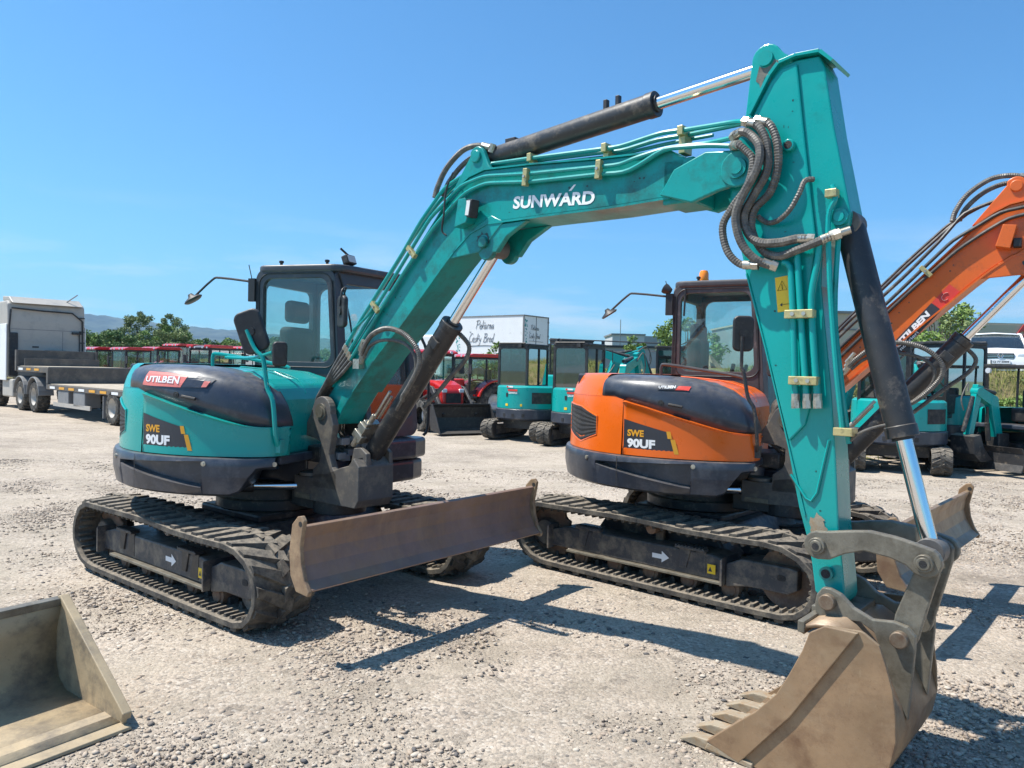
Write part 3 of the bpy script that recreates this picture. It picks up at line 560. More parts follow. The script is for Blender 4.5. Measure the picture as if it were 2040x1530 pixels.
        mirror((.70, .85, 2.15), .15, .27, 0, R(-65)); k_ = MB().tube([(.52, .95, 2.3), (.68, .88, 2.3), (.68, .86, 1.95), (.55, .95, 1.9)], .009, 6); obj('mirror_bracket', k_, 'black', root, U)
        wi = MB().tube([side(X0 + .12, 2.50, -.01, y0), side(X0 + .11, 2.25, -.012, y0)], .009, 6); obj('wiper', wi, 'black', cab)
    # cab front lower, steps at the far side
    lw = MB(); lw.prism([(-.30, .30), (.62, .30), (.80, .55), (.90, .85), (.90, 1.08), (.80, 1.14), (-.30, 1.14)], .89, 1.07, axis='z'); lw.prism([(-.30, .30), (.62, .30), (.78, .55), (.88, .85), (.88, 1.05), (.78, 1.12), (-.30, 1.12)], .69, .875, axis='z'); lw.prism([(-.2, .4), (.60, .4), (.83, .9), (.83, 1.06), (-.2, 1.06)], .80, .95, axis='z'); obj('cab_base', lw, 'navy', root, U, bev=.03, seg=3)
    hf = MB().tube(smooth_path([(.86, 1.10, 1.08), (.90, 1.12, 1.2), (.88, 1.12, 1.8), (.82, 1.1, 2.0)], 4), .014, 8); obj('grab_handle', hf, 'black', cab)
    # ------------------------------ swing post, in the boom's own frame
    kp = MB()
    ear = arc(0, 1.372, .115, 140, -5, 10) + [(.15, 1.28), (.104, 1.06), (.143, .97), (.20, .92), (.20, .80), (-.10, .80), (-.095, .935), (-.02, .99), (.0, 1.05), (.0, 1.14), (-.06, 1.165), (-.21, 1.185), (-.22, 1.24), (-.15, 1.33)]
    for y in (-.2, .125): kp.prism(ear, y, y + .055)
    kp.prism([(-.34, .69), (.42, .70), (.46, .76), (.46, 1.0), (.40, 1.06), (.34, 1.0), (.26, .98), (.10, .93), (-.08, .90), (-.10, .868), (-.34, .868)], -.2, -.05)
    kp.prism([(-.06, .68), (.42, .70), (.46, .76), (.46, 1.0), (.40, 1.06), (.30, .98), (.10, .93), (-.06, .90)], -.05, .12)
    kp.prism([(.24, .9), (.46, .9), (.45, 1.09), (.38, 1.13), (.30, 1.12)], -.125, -.085); kp.prism([(.24, .9), (.46, .9), (.45, 1.09), (.38, 1.13), (.30, 1.12)], .085, .119)
    kpo = obj('swing_post', kp, 'cast', root, B, bev=.018, seg=3)
    for c in ([(-.15, -.203, 1.10)],): pass
    pm = MB(); pm.cyl((0, -.212, 1.372), (0, -.2, 1.372), .062, 24); pm.cyl((0, -.22, 1.372), (0, -.2, 1.372), .042, 24); pm.cyl((0, -.2, 1.372), (0, .21, 1.372), .035, 20); obj('boom_pin', pm, 'steel', kpo)
    pk = MB(); pk.box(-.31, -.12, -.206, -.199, .70, .735); pk.cyl((-.285, -.09, .66), (-.285, -.09, .90), .035, 16); obj('clevis_pin', pk, 'steel', kpo, None)
    pd = MB(); pd.lathe([(.0, .872), (.10, .872), (.10, .895), (.0, .9)], 24, trans(-.21, -.12, 0)); obj('king_pin_cap', pd, 'cast', kpo)
    lb = MB(); lb.cyl((-.02, 0, .60), (-.02, 0, .72), .2, 28); lb.box(-.42, -.02, -.17, .17, .62, .78); lb.box(-.42, -.05, -.17, .17, .98, 1.10); obj('post_mount', lb, 'blacksteel', root, B, bev=.01)
    # swing cylinder between frame and post
    Bi = U.inverted() @ B; tip = Bi @ Vector((-.30, -.115, .775)); base = Vector((.02, -.72, .80))
    d = (tip - base).normalized(); sc = MB(); sc.cyl(base - d * .3, base + d * .24, .052, 20); s_c = obj('swing_cylinder', sc, 'blacksteel', root, U)
    sr2 = MB(); sr2.cyl(base + d * .23, tip, .036, 18); obj('piston_rod', sr2, 'chrome', s_c); se2 = MB().cyl(tip - Vector((0, 0, .045)), tip + Vector((0, 0, .045)), .04, 16); obj('rod_eye', se2, 'cast', s_c)
    # clutter of valves and hoses behind the post
    rnd = random.Random(5); vb = MB(); 
    for i in range(9): x, z = rnd.uniform(.1, .34), rnd.uniform(1.0, 1.14); y = rnd.uniform(-.09, .12); vb.box(x - .4, x - .34, y - .04, y + .03, z, z + .05)
    obj('valve_block', vb, 'grey', root, B @ trans(.22, 0, 0), bev=.004)
    hz = MB()
    for i in range(9):
        y = -.1 + i * .027; a0 = rnd.uniform(-.03, .03)
        hose(hz, [(.02, y, 1.05), (-.16, y + a0, 1.2), (-.12 - .02 * (i % 3), y, 1.42 + a0), (.0, y, 1.60), (.17, -.09 + i * .01, 1.76)], .014, 0, 8, 6)
    obj('boom_foot_hose', hz, 'hose', root, B)
    # ------------------------------ boom
    bot = [(.07, 1.275), (.16, 1.40), (.281, 1.535), (.55, 1.80), (.79, 2.0), (1.07, 2.26), (1.22, 2.40), (1.32, 2.485), (1.44, 2.57), (1.59, 2.617), (2.0, 2.614), (2.47, 2.606), (2.85, 2.612)]
    top = [(3.05, 2.84), (2.82, 2.861), (2.72, 2.851), (2.432, 2.871), (1.906, 2.92), (1.549, 2.945), (1.42, 2.92), (1.335, 2.876), (1.256, 2.82), (1.144, 2.70), (.80, 2.345), (.443, 2.0), (.245, 1.79), (.038, 1.555), (-.06, 1.45)]
    end = [(2.96, 2.59), (3.12, 2.60), (3.2, 2.615)] + arc(3.221, 2.69, .085, -60, 80, 8) + [(3.15, 2.81)]
    bm = MB(); bm.prism(bot + [(2.90, 2.64), (2.92, 2.80)] + top[1:] + arc(0, 1.372, .095, 150, 300, 8), -.12, .12)
    bo = obj('boom', bm, worn, root, B, bev=.008)
    fk = MB()
    fp = [(2.80, 2.62), (2.98, 2.56), (3.12, 2.60), (3.2, 2.615)] + arc(3.221, 2.69, .088, -60, 85, 8) + [(3.05, 2.80), (2.88, 2.74)]
    fk.prism(fp, -.155, -.122); fk.prism(fp, .122, .155); fk.cyl((3.221, -.165, 2.69), (3.221, -.15, 2.69), .088, 28); fk.box(2.80, 2.97, -.12, .12, 2.575, 2.80)
    f_o = obj('boom_fork', fk, worn, bo, None, bev=.008); pp = MB().cyl((3.221, -.178, 2.69), (3.221, .175, 2.69), .048, 24); pp.cyl((3.221, -.184, 2.69), (3.221, -.17, 2.69), .03, 20); obj('arm_pin', pp, worn, bo)
    for (pl, yy) in ((bot[2:], 1),):
        fg = MB()
        for a, b in zip(pl, pl[1:]):
            dx, dz = b[0] - a[0], b[1] - a[1]; L_ = math.hypot(dx, dz); nx, nz_ = dz / L_, -dx / L_
            fg.prism([(a[0], a[1]), (b[0], b[1]), (b[0] + nx * .012, b[1] + nz_ * .012), (a[0] + nx * .012, a[1] + nz_ * .012)], -.136, .136)
        obj('bottom_plate', fg, worn, bo, None, bev=.002, seg=1)
    tp = MB(); pl = top[2:-1]
    for a, b in zip(pl, pl[1:]):
        dx, dz = b[0] - a[0], b[1] - a[1]; L_ = math.hypot(dx, dz); nx, nz_ = dz / L_, -dx / L_
        tp.prism([(a[0], a[1]), (b[0], b[1]), (b[0] + nx * .010, b[1] + nz_ * .010), (a[0] + nx * .010, a[1] + nz_ * .010)], -.13, .13)
    obj('top_plate', tp, worn, bo, None, bev=.002, seg=1)
    lg = MB(); lgp = [(1.36, 2.52), (1.50, 2.60), (1.75, 2.60), (1.90, 2.60), (1.74, 2.52), (1.66, 2.43)] + arc(1.575, 2.455, .065, -20, -160, 8) + [(1.46, 2.50)]
    lg.prism(lgp, -.125, -.085); lg.prism(lgp, .085, .125); lg.cyl((1.56, -.15, 2.50), (1.56, .15, 2.50), .036, 20); lg.prism([(1.24, 2.42), (1.5, 2.61), (1.62, 2.66), (1.72, 2.61), (1.60, 2.50), (1.52, 2.44)], -.131, -.12)
    obj('cylinder_lug', lg, worn, bo, None, bev=.006)
    ug = MB(); ugp = [(1.20, 2.80), (1.40, 3.06)] + arc(1.455, 3.05, .065, 150, 20, 7) + [(1.56, 2.98), (1.62, 2.93)]
    ug.prism(ugp, -.10, -.065); ug.prism(ugp, .065, .10); ug.cyl((1.455, -.115, 3.05), (1.455, .115, 3.05), .04, 20); obj('arm_cylinder_lug', ug, worn, bo, None, bev=.006)
    # steel pipes along the boom
    low_a = [(.24, -.128, 1.84), (.37, -.14, 1.98), (.52, -.14, 2.16)]
    def pipe(name, pts, r=.0125, m=linec): return obj(name, MB().tube([Vector(p) for p in smooth_round(pts)], r, 8), m, bo)
    def smooth_round(pts, q=.05):
        P_ = [Vector(p) for p in pts]; out = [P_[0]]
        for a, b, c in zip(P_, P_[1:], P_[2:]):
            e1 = b + (a - b).normalized() * min(q, (a - b).length * .45); e2 = b + (c - b).normalized() * min(q, (c - b).length * .45)
            out += [e1, (e1 + 2 * b + e2) / 4, e2]
        return out + [P_[-1]]
    yA = -.145
    pipe('pipe', [(.23, yA, 1.80), (.57, yA, 2.155), (.79, yA, 2.385), (1.09, yA, 2.70), (1.256, yA, 2.80), (1.366, yA, 2.872), (1.564, yA, 2.902), (1.926, yA, 2.862), (2.43, yA, 2.825), (2.555, yA, 2.815), (2.642, yA, 2.835), (2.82, yA + .02, 2.862), (3.02, yA + .03, 2.85), (3.19, -.16, 2.838)])
    pipe('pipe', [(.27, yA, 1.765), (.60, yA, 2.115), (.84, yA, 2.36), (1.12, yA, 2.63), (1.275, yA, 2.74), (1.414, yA, 2.826), (1.58, yA, 2.857), (1.927, yA, 2.815), (2.432, yA, 2.785), (2.578, yA, 2.770), (2.66, yA, 2.79), (2.818, yA, 2.855), (3.062, yA, 2.83), (3.19, -.16, 2.80)])
    pipe('pipe', [(.19, yA, 1.84), (.40, yA, 2.07), (.80, yA, 2.47), (1.0, yA, 2.69), (1.148, -.08, 2.90), (1.435, -.06, 3.005), (1.859, -.05, 2.985), (2.40, -.05, 2.95), (2.486, -.05, 2.944), (2.747, -.05, 2.972), (2.871, -.05, 2.962), (3.20, -.12, 2.925), (3.25, -.17, 2.90)])
    pipe('pipe', [(.17, -.10, 1.875), (.40, -.10, 2.13), (.80, -.09, 2.55), (1.05, -.06, 2.80), (1.2, -.03, 2.93), (1.40, -.02, 3.0), (1.801, .0, 2.985), (2.346, .0, 2.95), (2.464, .0, 2.935), (2.70, .0, 2.958), (2.86, .0, 2.95), (3.15, -.06, 2.93), (3.3, -.15, 2.90)])
    pipe('pipe', [(.15, -.07, 1.90), (.40, -.06, 2.17), (.80, -.05, 2.59), (1.05, -.02, 2.84), (1.28, .04, 2.975), (1.8, .04, 2.972), (2.4, .04, 2.93), (2.72, .04, 2.94), (3.0, .02, 2.93)], .01)
    if kind == 'teal': pipe('pipe', [(.30, -.15, 1.98), (.44, -.17, 2.04), (.52, -.17, 2.10), (.56, -.15, 2.17)], .009)
    for (x, z, s_, tl) in ((1.916, 2.842, -.152, R(5)), (2.43, 2.808, -.152, R(4)), (.56, 2.135, -.152, R(-45)), (.93, 2.49, -.152, R(-45))):
        cl = MB().box(-.016, .016, -.024, .008, -.052, .048); cl.xf(trans(x, s_, z) @ Matrix.Rotation(tl, 4, 'Y')); q_ = obj('pipe_clamp', cl, 'brass', bo, None, bev=.003); bb = MB().cyl((0, -.034, 0), (0, -.02, 0), .009, 6); bb.xf(trans(x, s_, z)); obj('bolt', bb, 'zinc', q_)
    for (x, z) in ((1.86, 2.985), (2.395, 2.95), (2.862, 2.957)):
        cl = MB().box(-.016, .016, -.075, .055, -.022, .026); cl.box(-.018, .018, -.05, .03, -.11, -.022); cl.xf(trans(x, 0, z)); obj('pipe_clamp', cl, 'brass', bo, None, bev=.003)
    # lamp bracket
    lb2 = MB()
    if kind == 'teal':
        lb2.prism([(1.37, 2.60), (1.40, 2.772), (1.46, 2.775), (1.50, 2.70), (1.47, 2.62)], -.20, -.12); lo_ = obj('lamp_bracket', lb2, worn, bo, None, bev=.004)
        lm = MB().box(-.035, .035, -.03, .03, -.055, .055); Tl = trans(1.50, -.175, 2.705) @ Matrix.Rotation(R(10), 4, 'Y') @ rot(R(-20)); lm.xf(Tl); l_ = obj('work_lamp', lm, 'black', bo, None, bev=.008)
        le = MB().box(-.027, .027, -.034, -.031, -.045, .045); le.xf(Tl); obj('lamp_lens', le, 'lamp', l_)
        wi = MB(); hose(wi, [(1.31, -.16, 2.96), (1.27, -.18, 2.85), (1.265, -.19, 2.7), (1.24, -.18, 2.6), (1.27, -.17, 2.565)], .006); obj('lamp_cable', wi, 'black', bo)
    else:
        lb2.prism([(1.35, 2.63), (1.39, 2.775), (1.47, 2.765), (1.435, 2.61)], -.22, -.12); lo_ = obj('lamp_bracket', lb2, worn, bo, None, bev=.004); lm = MB().box(1.45, 1.50, -.20, -.13, 2.62, 2.68); obj('work_lamp', lm, 'black', bo, None, bev=.006)
    rg = random.Random(3 if kind == 'teal' else 6)
    def blob(name, par_, x, y, z, rx, rz, m_='grease', r0=0.):
        a_ = np.linspace(0, 2 * math.pi, 25)[:-1]; q = MB(); k_ = [rg.uniform(.7, 1.15) for _ in a_]
        q.add([(x + rx * r0 * math.cos(a), y, z + rz * r0 * math.sin(a)) for a in a_] + [(x + rx * k * math.cos(a), y, z + rz * k * math.sin(a)) for a, k in zip(a_, k_)], [(i, (i + 1) % 24, 24 + (i + 1) % 24, 24 + i) for i in range(24)]); obj(name, q, m_, par_, fix=False)
    blob('grease_stain', bo, 1.56, -.1318, 2.515, .055, .05, r0=.66); blob('grease_stain', f_o, 3.221, -.1558, 2.685, .082, .07, r0=.60)
    for _ in range(16): x_ = rg.uniform(1.7, 2.75); blob('paint_chip', bo, x_, -.1206, rg.uniform(2.64, 2.82), rg.uniform(.003, .012), rg.uniform(.003, .008), 'grease')
    for _ in range(14): t_ = rg.uniform(.1, .95); blob('paint_chip', bo, .2 + t_ * .95 + rg.uniform(-.02, .02), -.1206, 1.68 + t_ * .85 + rg.uniform(-.06, .06), rg.uniform(.003, .010), rg.uniform(.003, .010), 'grease')
    # hoses over the elbow to the arm cylinder
    hz = MB(); hose(hz, [(1.52, -.06, 3.10), (1.43, -.07, 3.13), (1.30, -.07, 3.12), (1.17, -.08, 3.03), (1.10, -.09, 2.92), (1.08, -.10, 2.84)], .017, .002); hose(hz, [(1.50, -.0, 3.09), (1.38, -.02, 3.09), (1.26, -.03, 3.04), (1.16, -.05, 2.94), (1.12, -.06, 2.85)], .016, .002)
    obj('hose', hz, 'hose', bo)
    ff = MB(); 
    for y in (-.06, .0): ff.cyl((1.54, y, 3.10), (1.47, y, 3.125), .022, 8); ff.cyl((1.56, y, 3.12), (1.54, y, 3.07), .02, 8)
    obj('hose_fitting', ff, 'zinc', bo)
    # loop of hoses from the boom to the lift cylinder
    hz = MB(); hose(hz, [(.44, -.17, 1.80), (.50, -.2, 1.86), (.613, -.22, 1.94), (.782, -.23, 1.977), (.945, -.22, 1.936), (1.048, -.2, 1.84), (1.051, -.18, 1.736), (.941, -.16, 1.6), (.826, -.12, 1.518), (.79, -.09, 1.49)], .016, .003)
    hose(hz, [(.46, -.17, 1.78), (.56, -.2, 1.86), (.72, -.21, 1.90), (.90, -.19, 1.88), (1.0, -.18, 1.80), (.99, -.16, 1.68), (.86, -.13, 1.54), (.74, -.1, 1.42)], .012)
    hose(hz, [(1.18, .06, 1.95), (1.24, .09, 1.87), (1.20, .10, 1.78), (1.06, .10, 1.66), (.95, .10, 1.56), (.82, .08, 1.44)], .014, .003)
    obj('hose', hz, 'hose', bo)
    ff = MB()
    for k in range(4): ff.cyl((.40 + k * .008, -.15 - k * .01, 1.74 + k * .03), (.46 + k * .008, -.17 - k * .01, 1.81 + k * .03), .016, 6)
    for k in range(4): ff.cyl((.19 + k * .022, -.145, 1.84 - k * .025), (.22 + k * .022, -.145, 1.875 - k * .025), .018, 6)
    ff.box(.33, .40, -.17, -.12, 1.70, 1.77); obj('hose_fitting', ff, 'zinc', bo)
    hz = MB()
    for k in range(5):
        hose(hz, [(.20 + k * .022, -.145, 1.85 - k * .025), (.10 + k * .015, -.16, 1.72 - k * .02), (.0 - k * .02, -.17 + k * .02, 1.58 - k * .01), (-.09 - k * .015, -.18 + k * .03, 1.45), (-.12, -.15 + k * .03, 1.32), (-.08, -.1 + k * .03, 1.2)], .0135, 0, 8)
    obj('hose', hz, 'hose', bo)
    # writing
    if kind == 'teal':
        w = MB(); dz = -.0445 / .594
        fnl = lambda u, v: (1.786 + u + v * .12, -.1225, 2.678 + v + u * dz)
        word(w, 'SUNWARD', fnl, .59, .074, .035); w.add([fnl(.405, .082), fnl(.425, .082), fnl(.452, .115), fnl(.437, .115)], [(0, 1, 2, 3)]); obj('boom_lettering', w, 'whitedecal', bo)
    else:
        a0 = math.atan2(.299, .251); ca, sa = math.cos(a0), math.sin(a0)
        fo = lambda u, v, o=0.: (.809 - .0 + (u) * ca - (v) * sa - .012 * 0, -.1225 - o, 1.943 + u * sa + v * ca)
        # dark band with UTILBEN above and a smaller line below
        dq = MB(); dq.add([fo(-.05, -.0), fo(.35, .0), fo(.35, .085), fo(-.05, .085)], [(0, 1, 2, 3)]); d_ = obj('boom_sticker', dq, 'dkdecal', bo)
        w = MB(); word(w, 'UTILBEN', lambda u, v: fo(-.03 + u, .032 + v, .001), .32, .043, .05, .15); obj('sticker_lettering', w, 'whitedecal', d_)
        w = MB(); word(w, 'nchirieri', lambda u, v: fo(-.03 + u, .004 + v, .001), .17, .024, .02); obj('small_lettering', w, 'whitedecal', d_)
        rq = MB(); rq.add([fo(.352, .0), fo(.52, .0), fo(.52, .085), fo(.352, .085)], [(0, 1, 2, 3)]); r_ = obj('red_sticker', rq, 'redd', bo)
        sw = MB(); sw.tube([fo(.44 + .03 * math.cos(a), .045 + .022 * math.sin(a), .001) for a in np.linspace(.3, 4.6, 12)], .006, 4, flat=.2); obj('swirl_mark', sw, 'whitedecal', r_)
    # ------------------------------ cylinders
    def cylinder(name, a, b, split, rb, rr_, collar=True):
        a, b = Vector(a), Vector(b); d = (b - a).normalized(); L_ = (b - a).length; m = MB().tube([a, a + d * .02, a + d * (split * L_ - .05), a + d * (split * L_ - .05), a + d * (split * L_)], rb, 28, radii=[rb * .9, rb, rb, rb * 1.07, rb * 1.07])
        o = obj(name, m, 'blacksteel', root, B, bev=.003); r_ = MB().cyl(a + d * (split * L_ - .01), b, rr_, 24); obj('piston_rod', r_, 'chrome', o)
        n_ = MB().cyl(a + d * (split * L_), a + d * (split * L_ + .012), rr_ * 1.35, 24); obj('rod_seal', n_, 'black', o)
        e1 = MB().cyl(a - Vector((0, rb * .9, 0)), a + Vector((0, rb * .9, 0)), rb * .95, 20); e1.cyl(b - Vector((0, rr_ * 1.6, 0)), b + Vector((0, rr_ * 1.6, 0)), rr_ * 1.75, 20); obj('cylinder_eye', e1, 'cast', o, None, bev=.003); return o
    lc = cylinder('lift_cylinder', (.33, 0, 1.03), (1.56, 0, 2.475), .685, .072, .034)
    vb = MB(); dl = Vector((1.23, 0, 1.445)).normalized(); 
    Tb = trans(.36, -.02, 1.10) @ Matrix.Rotation(-math.atan2(dl.z, dl.x), 4, 'Y')
    vb.box(.0, .20, -.09, .03, .072, .125); vb.box(.03, .09, -.10, -.05, .05, .15); vb.box(.12, .17, -.10, -.04, .06, .14); vb.cyl((.19, -.05, .1), (.27, -.05, .1), .016, 8); vb.cyl((.24, -.0, .09), (.46, -.0, .09), .011, 8); vb.cyl((.2, -.03, .1), (.50, -.03, .10), .012, 8); vb.cyl((.05, -.08, .1), (-.04, -.08, .1), .02, 8); vb.xf(Tb); obj('valve', vb, 'zinc', lc, None, bev=.003)
    vc = MB(); vc.box(.80, .86, -.085, -.05, -.05, .03); vc.xf(trans(.33, 0, 1.03) @ Matrix.Rotation(-math.atan2(dl.z, dl.x), 4, 'Y') @ trans(.3, 0, 0)); obj('port_block', vc, 'blacksteel', lc, None, bev=.004)
    ac = cylinder('arm_cylinder', (1.46, 0, 3.05), (3.31, 0, 3.20), .66, .064, .034)
    ap = MB(); dA = Vector((1.85, 0, .15)).normalized(); 
    for k in (.78, .86): q = Vector((1.46, 0, 3.05)) + dA * (k + .12); ap.box(q.x - .012, q.x + .012, -.015, .015, q.z + .04, q.z + .115)
    ap.box(1.62, 1.70, -.02, .02, 3.11, 3.15); obj('pipe_bracket', ap, 'black', ac, None, bev=.003)
    # ------------------------------ arm
    arm = [(3.154, 2.552), (3.15, 2.70), (3.185, 2.86), (3.245, 2.935), (3.34, 3.10), (3.38, 3.148), (3.46, 3.160), (3.56, 3.154), (3.585, 3.10), (3.635, 2.816), (3.675, 2.63), (3.715, 2.44), (3.71, 2.385), (3.675, 2.36), (3.60, 2.32),
           (3.598, 2.123), (3.655, 1.666), (3.685, 1.351), (3.706, 1.058), (3.738, .80)] + arc(3.690, .75, .052, 0, -150, 6) + [(3.613, .758), (3.593, .889), (3.57, .989), (3.53, 1.119), (3.456, 1.449), (3.371, 1.765), (3.252, 2.167), (3.212, 2.33)]
    am_ = MB().prism(arm, -.09, .09); ao_ = obj('arm', am_, paint if kind == 'teal' else worn, root, B, bev=.007)
    fp2 = MB(); fp2.prism([(3.20, 2.86), (3.25, 2.92), (3.345, 3.085), (3.39, 3.13), (3.465, 3.14), (3.50, 2.868), (3.545, 2.537), (3.575, 2.33), (3.55, 2.1), (3.59, 1.90), (3.60, 1.72), (3.55, 1.5), (3.48, 1.42), (3.44, 1.56), (3.375, 1.80), (3.262, 2.18), (3.222, 2.33), (3.166, 2.55), (3.16, 2.70)], -.104, -.09); obj('side_plate', fp2, paint if kind == 'teal' else worn, ao_, None, bev=.007)
    wd = MB().tube([(3.49, -.094, 1.27), (3.56, -.095, 1.17), (3.585, -.096, 1.16), (3.61, -.096, 1.20), (3.655, -.094, 1.44)], .006, 6); wd.tube([(3.56, -.093, 1.09), (3.44, -.093, 1.53), (3.36, -.106, 1.84), (3.255, -.106, 2.20)], .005, 5); obj('weld_seam', wd, paint if kind == 'teal' else worn, ao_)
    cp = MB(); caps = [(3.255, 2.945), (3.345, 3.11), (3.385, 3.155), (3.46, 3.168), (3.565, 3.162), (3.62, 3.105)]
    for a, b in zip(caps, caps[1:]):
        dx, dz = b[0] - a[0], b[1] - a[1]; L_ = math.hypot(dx, dz); nx, nz_ = -dz / L_, dx / L_; cp.prism([a, b, (b[0] + nx * .014, b[1] + nz_ * .014), (a[0] + nx * .014, a[1] + nz_ * .014)], -.118, .118)
    obj('arm_cap_plate', cp, paint if kind == 'teal' else worn, ao_, None, bev=.003)
    er = MB(); erp = [(3.215, 2.93), (3.235, 3.14), (3.243, 3.205)] + arc(3.312, 3.203, .070, 175, 25, 8) + [(3.44, 3.16), (3.36, 3.08), (3.27, 2.94)]
    er.prism(erp, -.085, -.045); er.prism(erp, .045, .085); e_o = obj('arm_ear', er, paint if kind == 'teal' else worn, ao_, None, bev=.006); ep = MB().cyl((3.312, -.10, 3.203), (3.312, .10, 3.203), .036, 20); obj('pin', ep, worn, e_o)
    bs = MB().cyl((3.447, -.135, 2.767), (3.447, -.09, 2.767), .027, 20); bs_o = obj('boss', bs, paint if kind == 'teal' else worn, ao_, None, bev=.003); bh = MB().cyl((3.447, -.1365, 2.767), (3.447, -.135, 2.767), .018, 16); obj('hole', bh, 'blackvent', bs_o)
    for (x, z, r_) in ((3.674, 2.421, .037),): bb = MB().cyl((x, -.112, z), (x, -.09, z), r_, 20); bb.cyl((x, -.12, z), (x, -.11, z), r_ * .6, 16); obj('cylinder_pin', bb, worn, ao_)
    bb = MB().cyl((3.665, -.115, .85), (3.665, -.088, .85), .030, 20); bb_o = obj('boss', bb, worn, ao_); bh = MB().cyl((3.665, -.1165, .85), (3.665, -.115, .85), .02, 16); obj('hole', bh, 'blackvent', bb_o)
    for (xa, za, xb, zb_, xc, zc, top_) in ((3.476, 2.224, 3.494, 1.995, 3.517, 1.60, (3.44, 2.235)), (3.505, 2.264, 3.531, 1.973, 3.568, 1.602, None), (3.612, 2.31, 3.57, 2.074, 3.614, 1.604, None)):
        pts = ([(top_[0], -.135, top_[1])] if top_ else []) + [(xa, -.135, za), (xb, -.135, zb_), (xc, -.135, zc)]
        if not top_ and xa > 3.6: pts = [(3.60, -.135, 2.325), (3.60, -.135, 2.25), (3.57, -.135, 2.08), (3.585, -.135, 1.9), (3.614, -.135, 1.604)]
        pt_ = obj('pipe', MB().tube(smooth_round(pts), .015, 10), paint if kind == 'teal' else linec, ao_); nu_ = MB().cyl((xc, -.135, zc + .01), (xc + .003, -.135, zc - .025), .02, 6); nu_.tube([(xc - .001, -.135, zc + .04), (xc, -.135, zc + .008)], .019, 8); obj('pipe_nut', nu_, 'zinc', pt_)
    for q in ([(3.64, -.11, 2.56), (3.66, -.125, 2.50), (3.635, -.13, 2.42), (3.645, -.13, 2.2), (3.66, -.125, 2.0), (3.685, -.12, 1.75), (3.715, -.11, 1.49)], [(3.67, -.10, 2.33), (3.665, -.10, 2.0), (3.70, -.095, 1.7), (3.735, -.08, 1.43)]):
        obj('pipe', MB().tube(smooth_path(q, 4), .012, 8), paint if kind == 'teal' else linec, ao_)
    for (x0, x1, z) in ((3.465, 3.592, 1.997), (3.492, 3.618, 1.70)):
        c1 = MB().box(x0, x1, -.168, -.118, z - .019, z + .019); c1o = obj('pipe_clamp', c1, 'brass', ao_, None, bev=.003); c2_ = MB()
        for k in (.3, .7): c2_.cyl((x0 + (x1 - x0) * k, -.175, z), (x0 + (x1 - x0) * k, -.166, z), .010, 6)
        obj('bolt', c2_, 'zinc', c1o)
    c1 = MB().box(3.685, 3.765, -.14, -.06, 1.465, 1.50); obj('pipe_clamp', c1, 'brass', ao_, None, bev=.003); c1 = MB().box(3.62, 3.67, -.145, -.10, 2.505, 2.54); obj('pipe_clamp', c1, 'brass', ao_, None, bev=.003)
    rnd = random.Random(8)
    for (cx_, cz_, ra, rb_, ex, nm_) in ((3.615, 1.055, .045, .05, 0, 'worn_patch'), (3.30, 3.135, .05, .10, .006, 'worn_patch')):
        if nm_ and cz_ < 2: wp = MB().add([(cx_ + ra * math.cos(a) * rnd.uniform(.6, 1.15), -.0935, cz_ + rb_ * math.sin(a) * rnd.uniform(.55, 1.3)) for a in np.linspace(0, 6.0, 22)], [tuple(range(22))]); obj(nm_, wp, 'tooth', ao_)
        else: wp = MB(); aa_ = np.linspace(-2.4, -.3, 14); wp.grid([[(3.312 + .042 * math.cos(a), -.0875, 3.203 + .042 * math.sin(a)) for a in aa_], [(3.312 + rnd.uniform(.06, .068) * math.cos(a), -.0875, 3.203 + rnd.uniform(.07, .15) * math.sin(a)) for a in aa_]]); obj(nm_, wp, 'steel', ao_, fix=False)
    for _ in range(26): z_ = rg.uniform(1.1, 3.0); x0_ = lerp_t(z_, [(1.1, 3.56), (1.8, 3.40), (2.3, 3.30), (3.0, 3.40)]); x1_ = lerp_t(z_, [(1.1, 3.66), (2.3, 3.56), (3.0, 3.50)]); blob('paint_chip', ao_, rg.uniform(x0_, x1_), -.1046 if z_ > 1.75 else -.0906, z_, rg.uniform(.002, .007), rg.uniform(.002, .008), 'grease')
    yl = MB().add([(3.411, -.1055, 2.011), (3.496, -.1055, 2.022), (3.46, -.1055, 2.18), (3.393, -.1055, 2.171)], [(0, 1, 2, 3)]); ylo = obj('warning_label', yl, 'yellow', ao_)
    tr = MB(); tr.tube([(3.408, -.1065, 2.11), (3.452, -.1065, 2.115), (3.427, -.1065, 2.155), (3.408, -.1065, 2.11)], .0022, 4, flat=.3); tr.tube([(3.43, -.1065, 2.115), (3.427, -.1065, 2.14)], .004, 4, flat=.3); tr.tube([(3.425, -.1065, 2.045), (3.475, -.1065, 2.05)], .003, 4, flat=.3)
    tr.add([(3.42, -.1067, 2.045), (3.432, -.1067, 2.037), (3.432, -.1067, 2.055)], [(0, 1, 2)]); tr.add([(3.482, -.1067, 2.05), (3.47, -.1067, 2.042), (3.47, -.1067, 2.06)], [(0, 1, 2)]); obj('warning_sign', tr, 'dkdecal', ylo)
